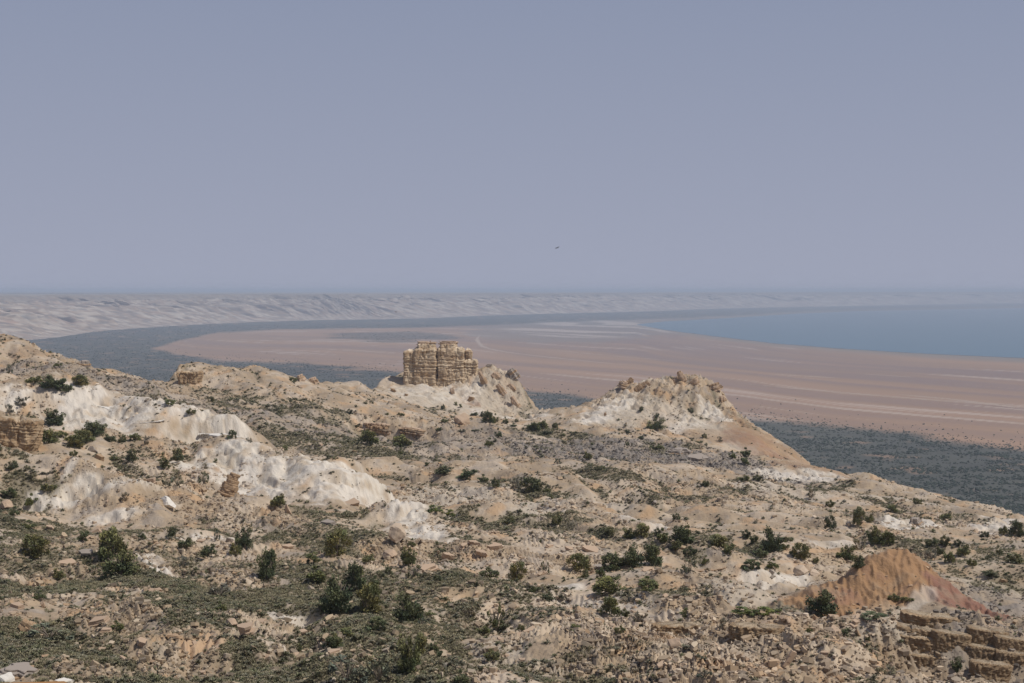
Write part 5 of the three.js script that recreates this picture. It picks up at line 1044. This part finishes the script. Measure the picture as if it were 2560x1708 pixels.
{ // the scrub belt on the plain
  const g = mergeGeometries([0, 1, 2].map(k => { const b = new THREE.IcosahedronGeometry(0.3, 1); const q = b.attributes.position; for (let i = 0; i < q.count; i++) { const x = q.getX(i), y = q.getY(i), z = q.getZ(i), f = 1 + 0.5 * n3(x * 5 + k, y * 5, z * 5); q.setXYZ(i, x * f, y * f, z * f); } b.translate([-0.2, 0.18, 0.05][k], [0.3, 0.42, 0.24][k], [0.05, -0.1, 0.2][k]); b.computeVertexNormals(); return b; }));
  const list = [];
  reseed(808);
  for (let k = 0; k < 420000; k++) {
    const y = HOR + 78 + 560 * Math.pow(rnd(), 1.2), D = FOC * EYE / (y - HOR), a = rr(-0.46, 0.5), x = a * D;
    if (D < polyline(a, skyline) + 120) continue;
    const b = beltAt(a, y, x, D), edge = polyline(a, T_NEAR), out = edge - y;
    const cl = fbm(x / 30, D / 30, 2) + fbm(x / 120 + 5, D / 120, 2) * 0.6;
    let dens = b * (0.1 + 0.9 * sstep(-0.2, 0.3, cl)) * (0.5 + 0.5 * Math.exp(Math.min(0, out) / 45));
    if (out > 0 && a * FOC + CX > 345) dens = Math.max(dens, 0.35 * Math.exp(-out / (0.035 * (y - HOR))));
    if (rnd() > dens) continue;
    const w = (0.9 + 2.2 * rnd() * rnd()) * (1 + D / 7000) * (out > 0 ? 0.8 : 1);
    list.push([x, -0.5, -D, w, w * rr(0.55, 0.85), w, 0, rr(0, 6.28), 0]);
  }
  scatter('plain_scrub', 'dark saxaul bushes forming a belt on the plain below the hills', 'scrub', g, whiteMat, list, q => { const v = 0.7 + 0.6 * ((q[7] * 3.7) % 1); return [0.033 * v, 0.044 * v, 0.027 * v]; });
}

// ------------------------------------------------------------------ two birds
function bird(label, px, py, D, span, bank) {
  const g = new THREE.Group(); g.name = numbered('bird'); const [a, s] = ray(px, py); g.position.set(a * D, EYE + s * D, -D); g.rotation.set(0.15, 0.7, bank); tag(g, label, 'bird', 'birds soaring over the slope');
  const dark = new THREE.MeshStandardMaterial({ color: new THREE.Color(0.045, 0.04, 0.038), roughness: 0.9, side: THREE.DoubleSide });
  const prof = [[0, -0.24], [0.03, -0.2], [0.055, -0.08], [0.06, 0.04], [0.04, 0.14], [0.034, 0.19], [0.012, 0.25], [0, 0.27]].map(([r, y]) => new THREE.Vector2(r * span, y * span));
  const body = new THREE.LatheGeometry(prof, 12); body.rotateX(Math.PI / 2);
  part('body', body, dark, g);
  for (const e of [-1, 1]) {
    const p = [[0.03, 0, 0.1], [0.22, 0.05, 0.13], [0.5, 0.02, 0.02], [0.48, 0.015, -0.03], [0.25, 0.045, -0.05], [0.03, 0, -0.1]], pos = [], id = [];
    for (const dy of [0.008, -0.008]) for (const [x, y, z] of p) pos.push(x * e * span, (y + dy) * span, z * span);
    for (const [i, j, k] of [[0, 1, 5], [1, 4, 5], [1, 2, 4], [2, 3, 4]]) { id.push(i, j, k, i + 6, k + 6, j + 6); }
    for (let i = 0; i < 6; i++) { const j = (i + 1) % 6; id.push(i, j, i + 6, j, j + 6, i + 6); }
    const w = new THREE.BufferGeometry(); w.setAttribute('position', new THREE.Float32BufferAttribute(pos, 3)); w.setIndex(id); w.computeVertexNormals();
    part('wing', w, dark, g);
  }
  const tail = new THREE.ConeGeometry(0.07 * span, 0.2 * span, 5); tail.scale(1, 1, 0.25); tail.rotateX(Math.PI / 2); tail.translate(0, 0, -0.28 * span); part('tail', tail, dark, g);
  g.traverse(o => { o.castShadow = true; }); scene.add(g);
}
bird('small dark bird soaring alone against the sky', 1279, 569, 420, 1.9, 0.35);
bird('small dark bird gliding in front of the far escarpment', 908.5, 716, 420, 1.5, -0.2);

renderer.render(scene, camera);
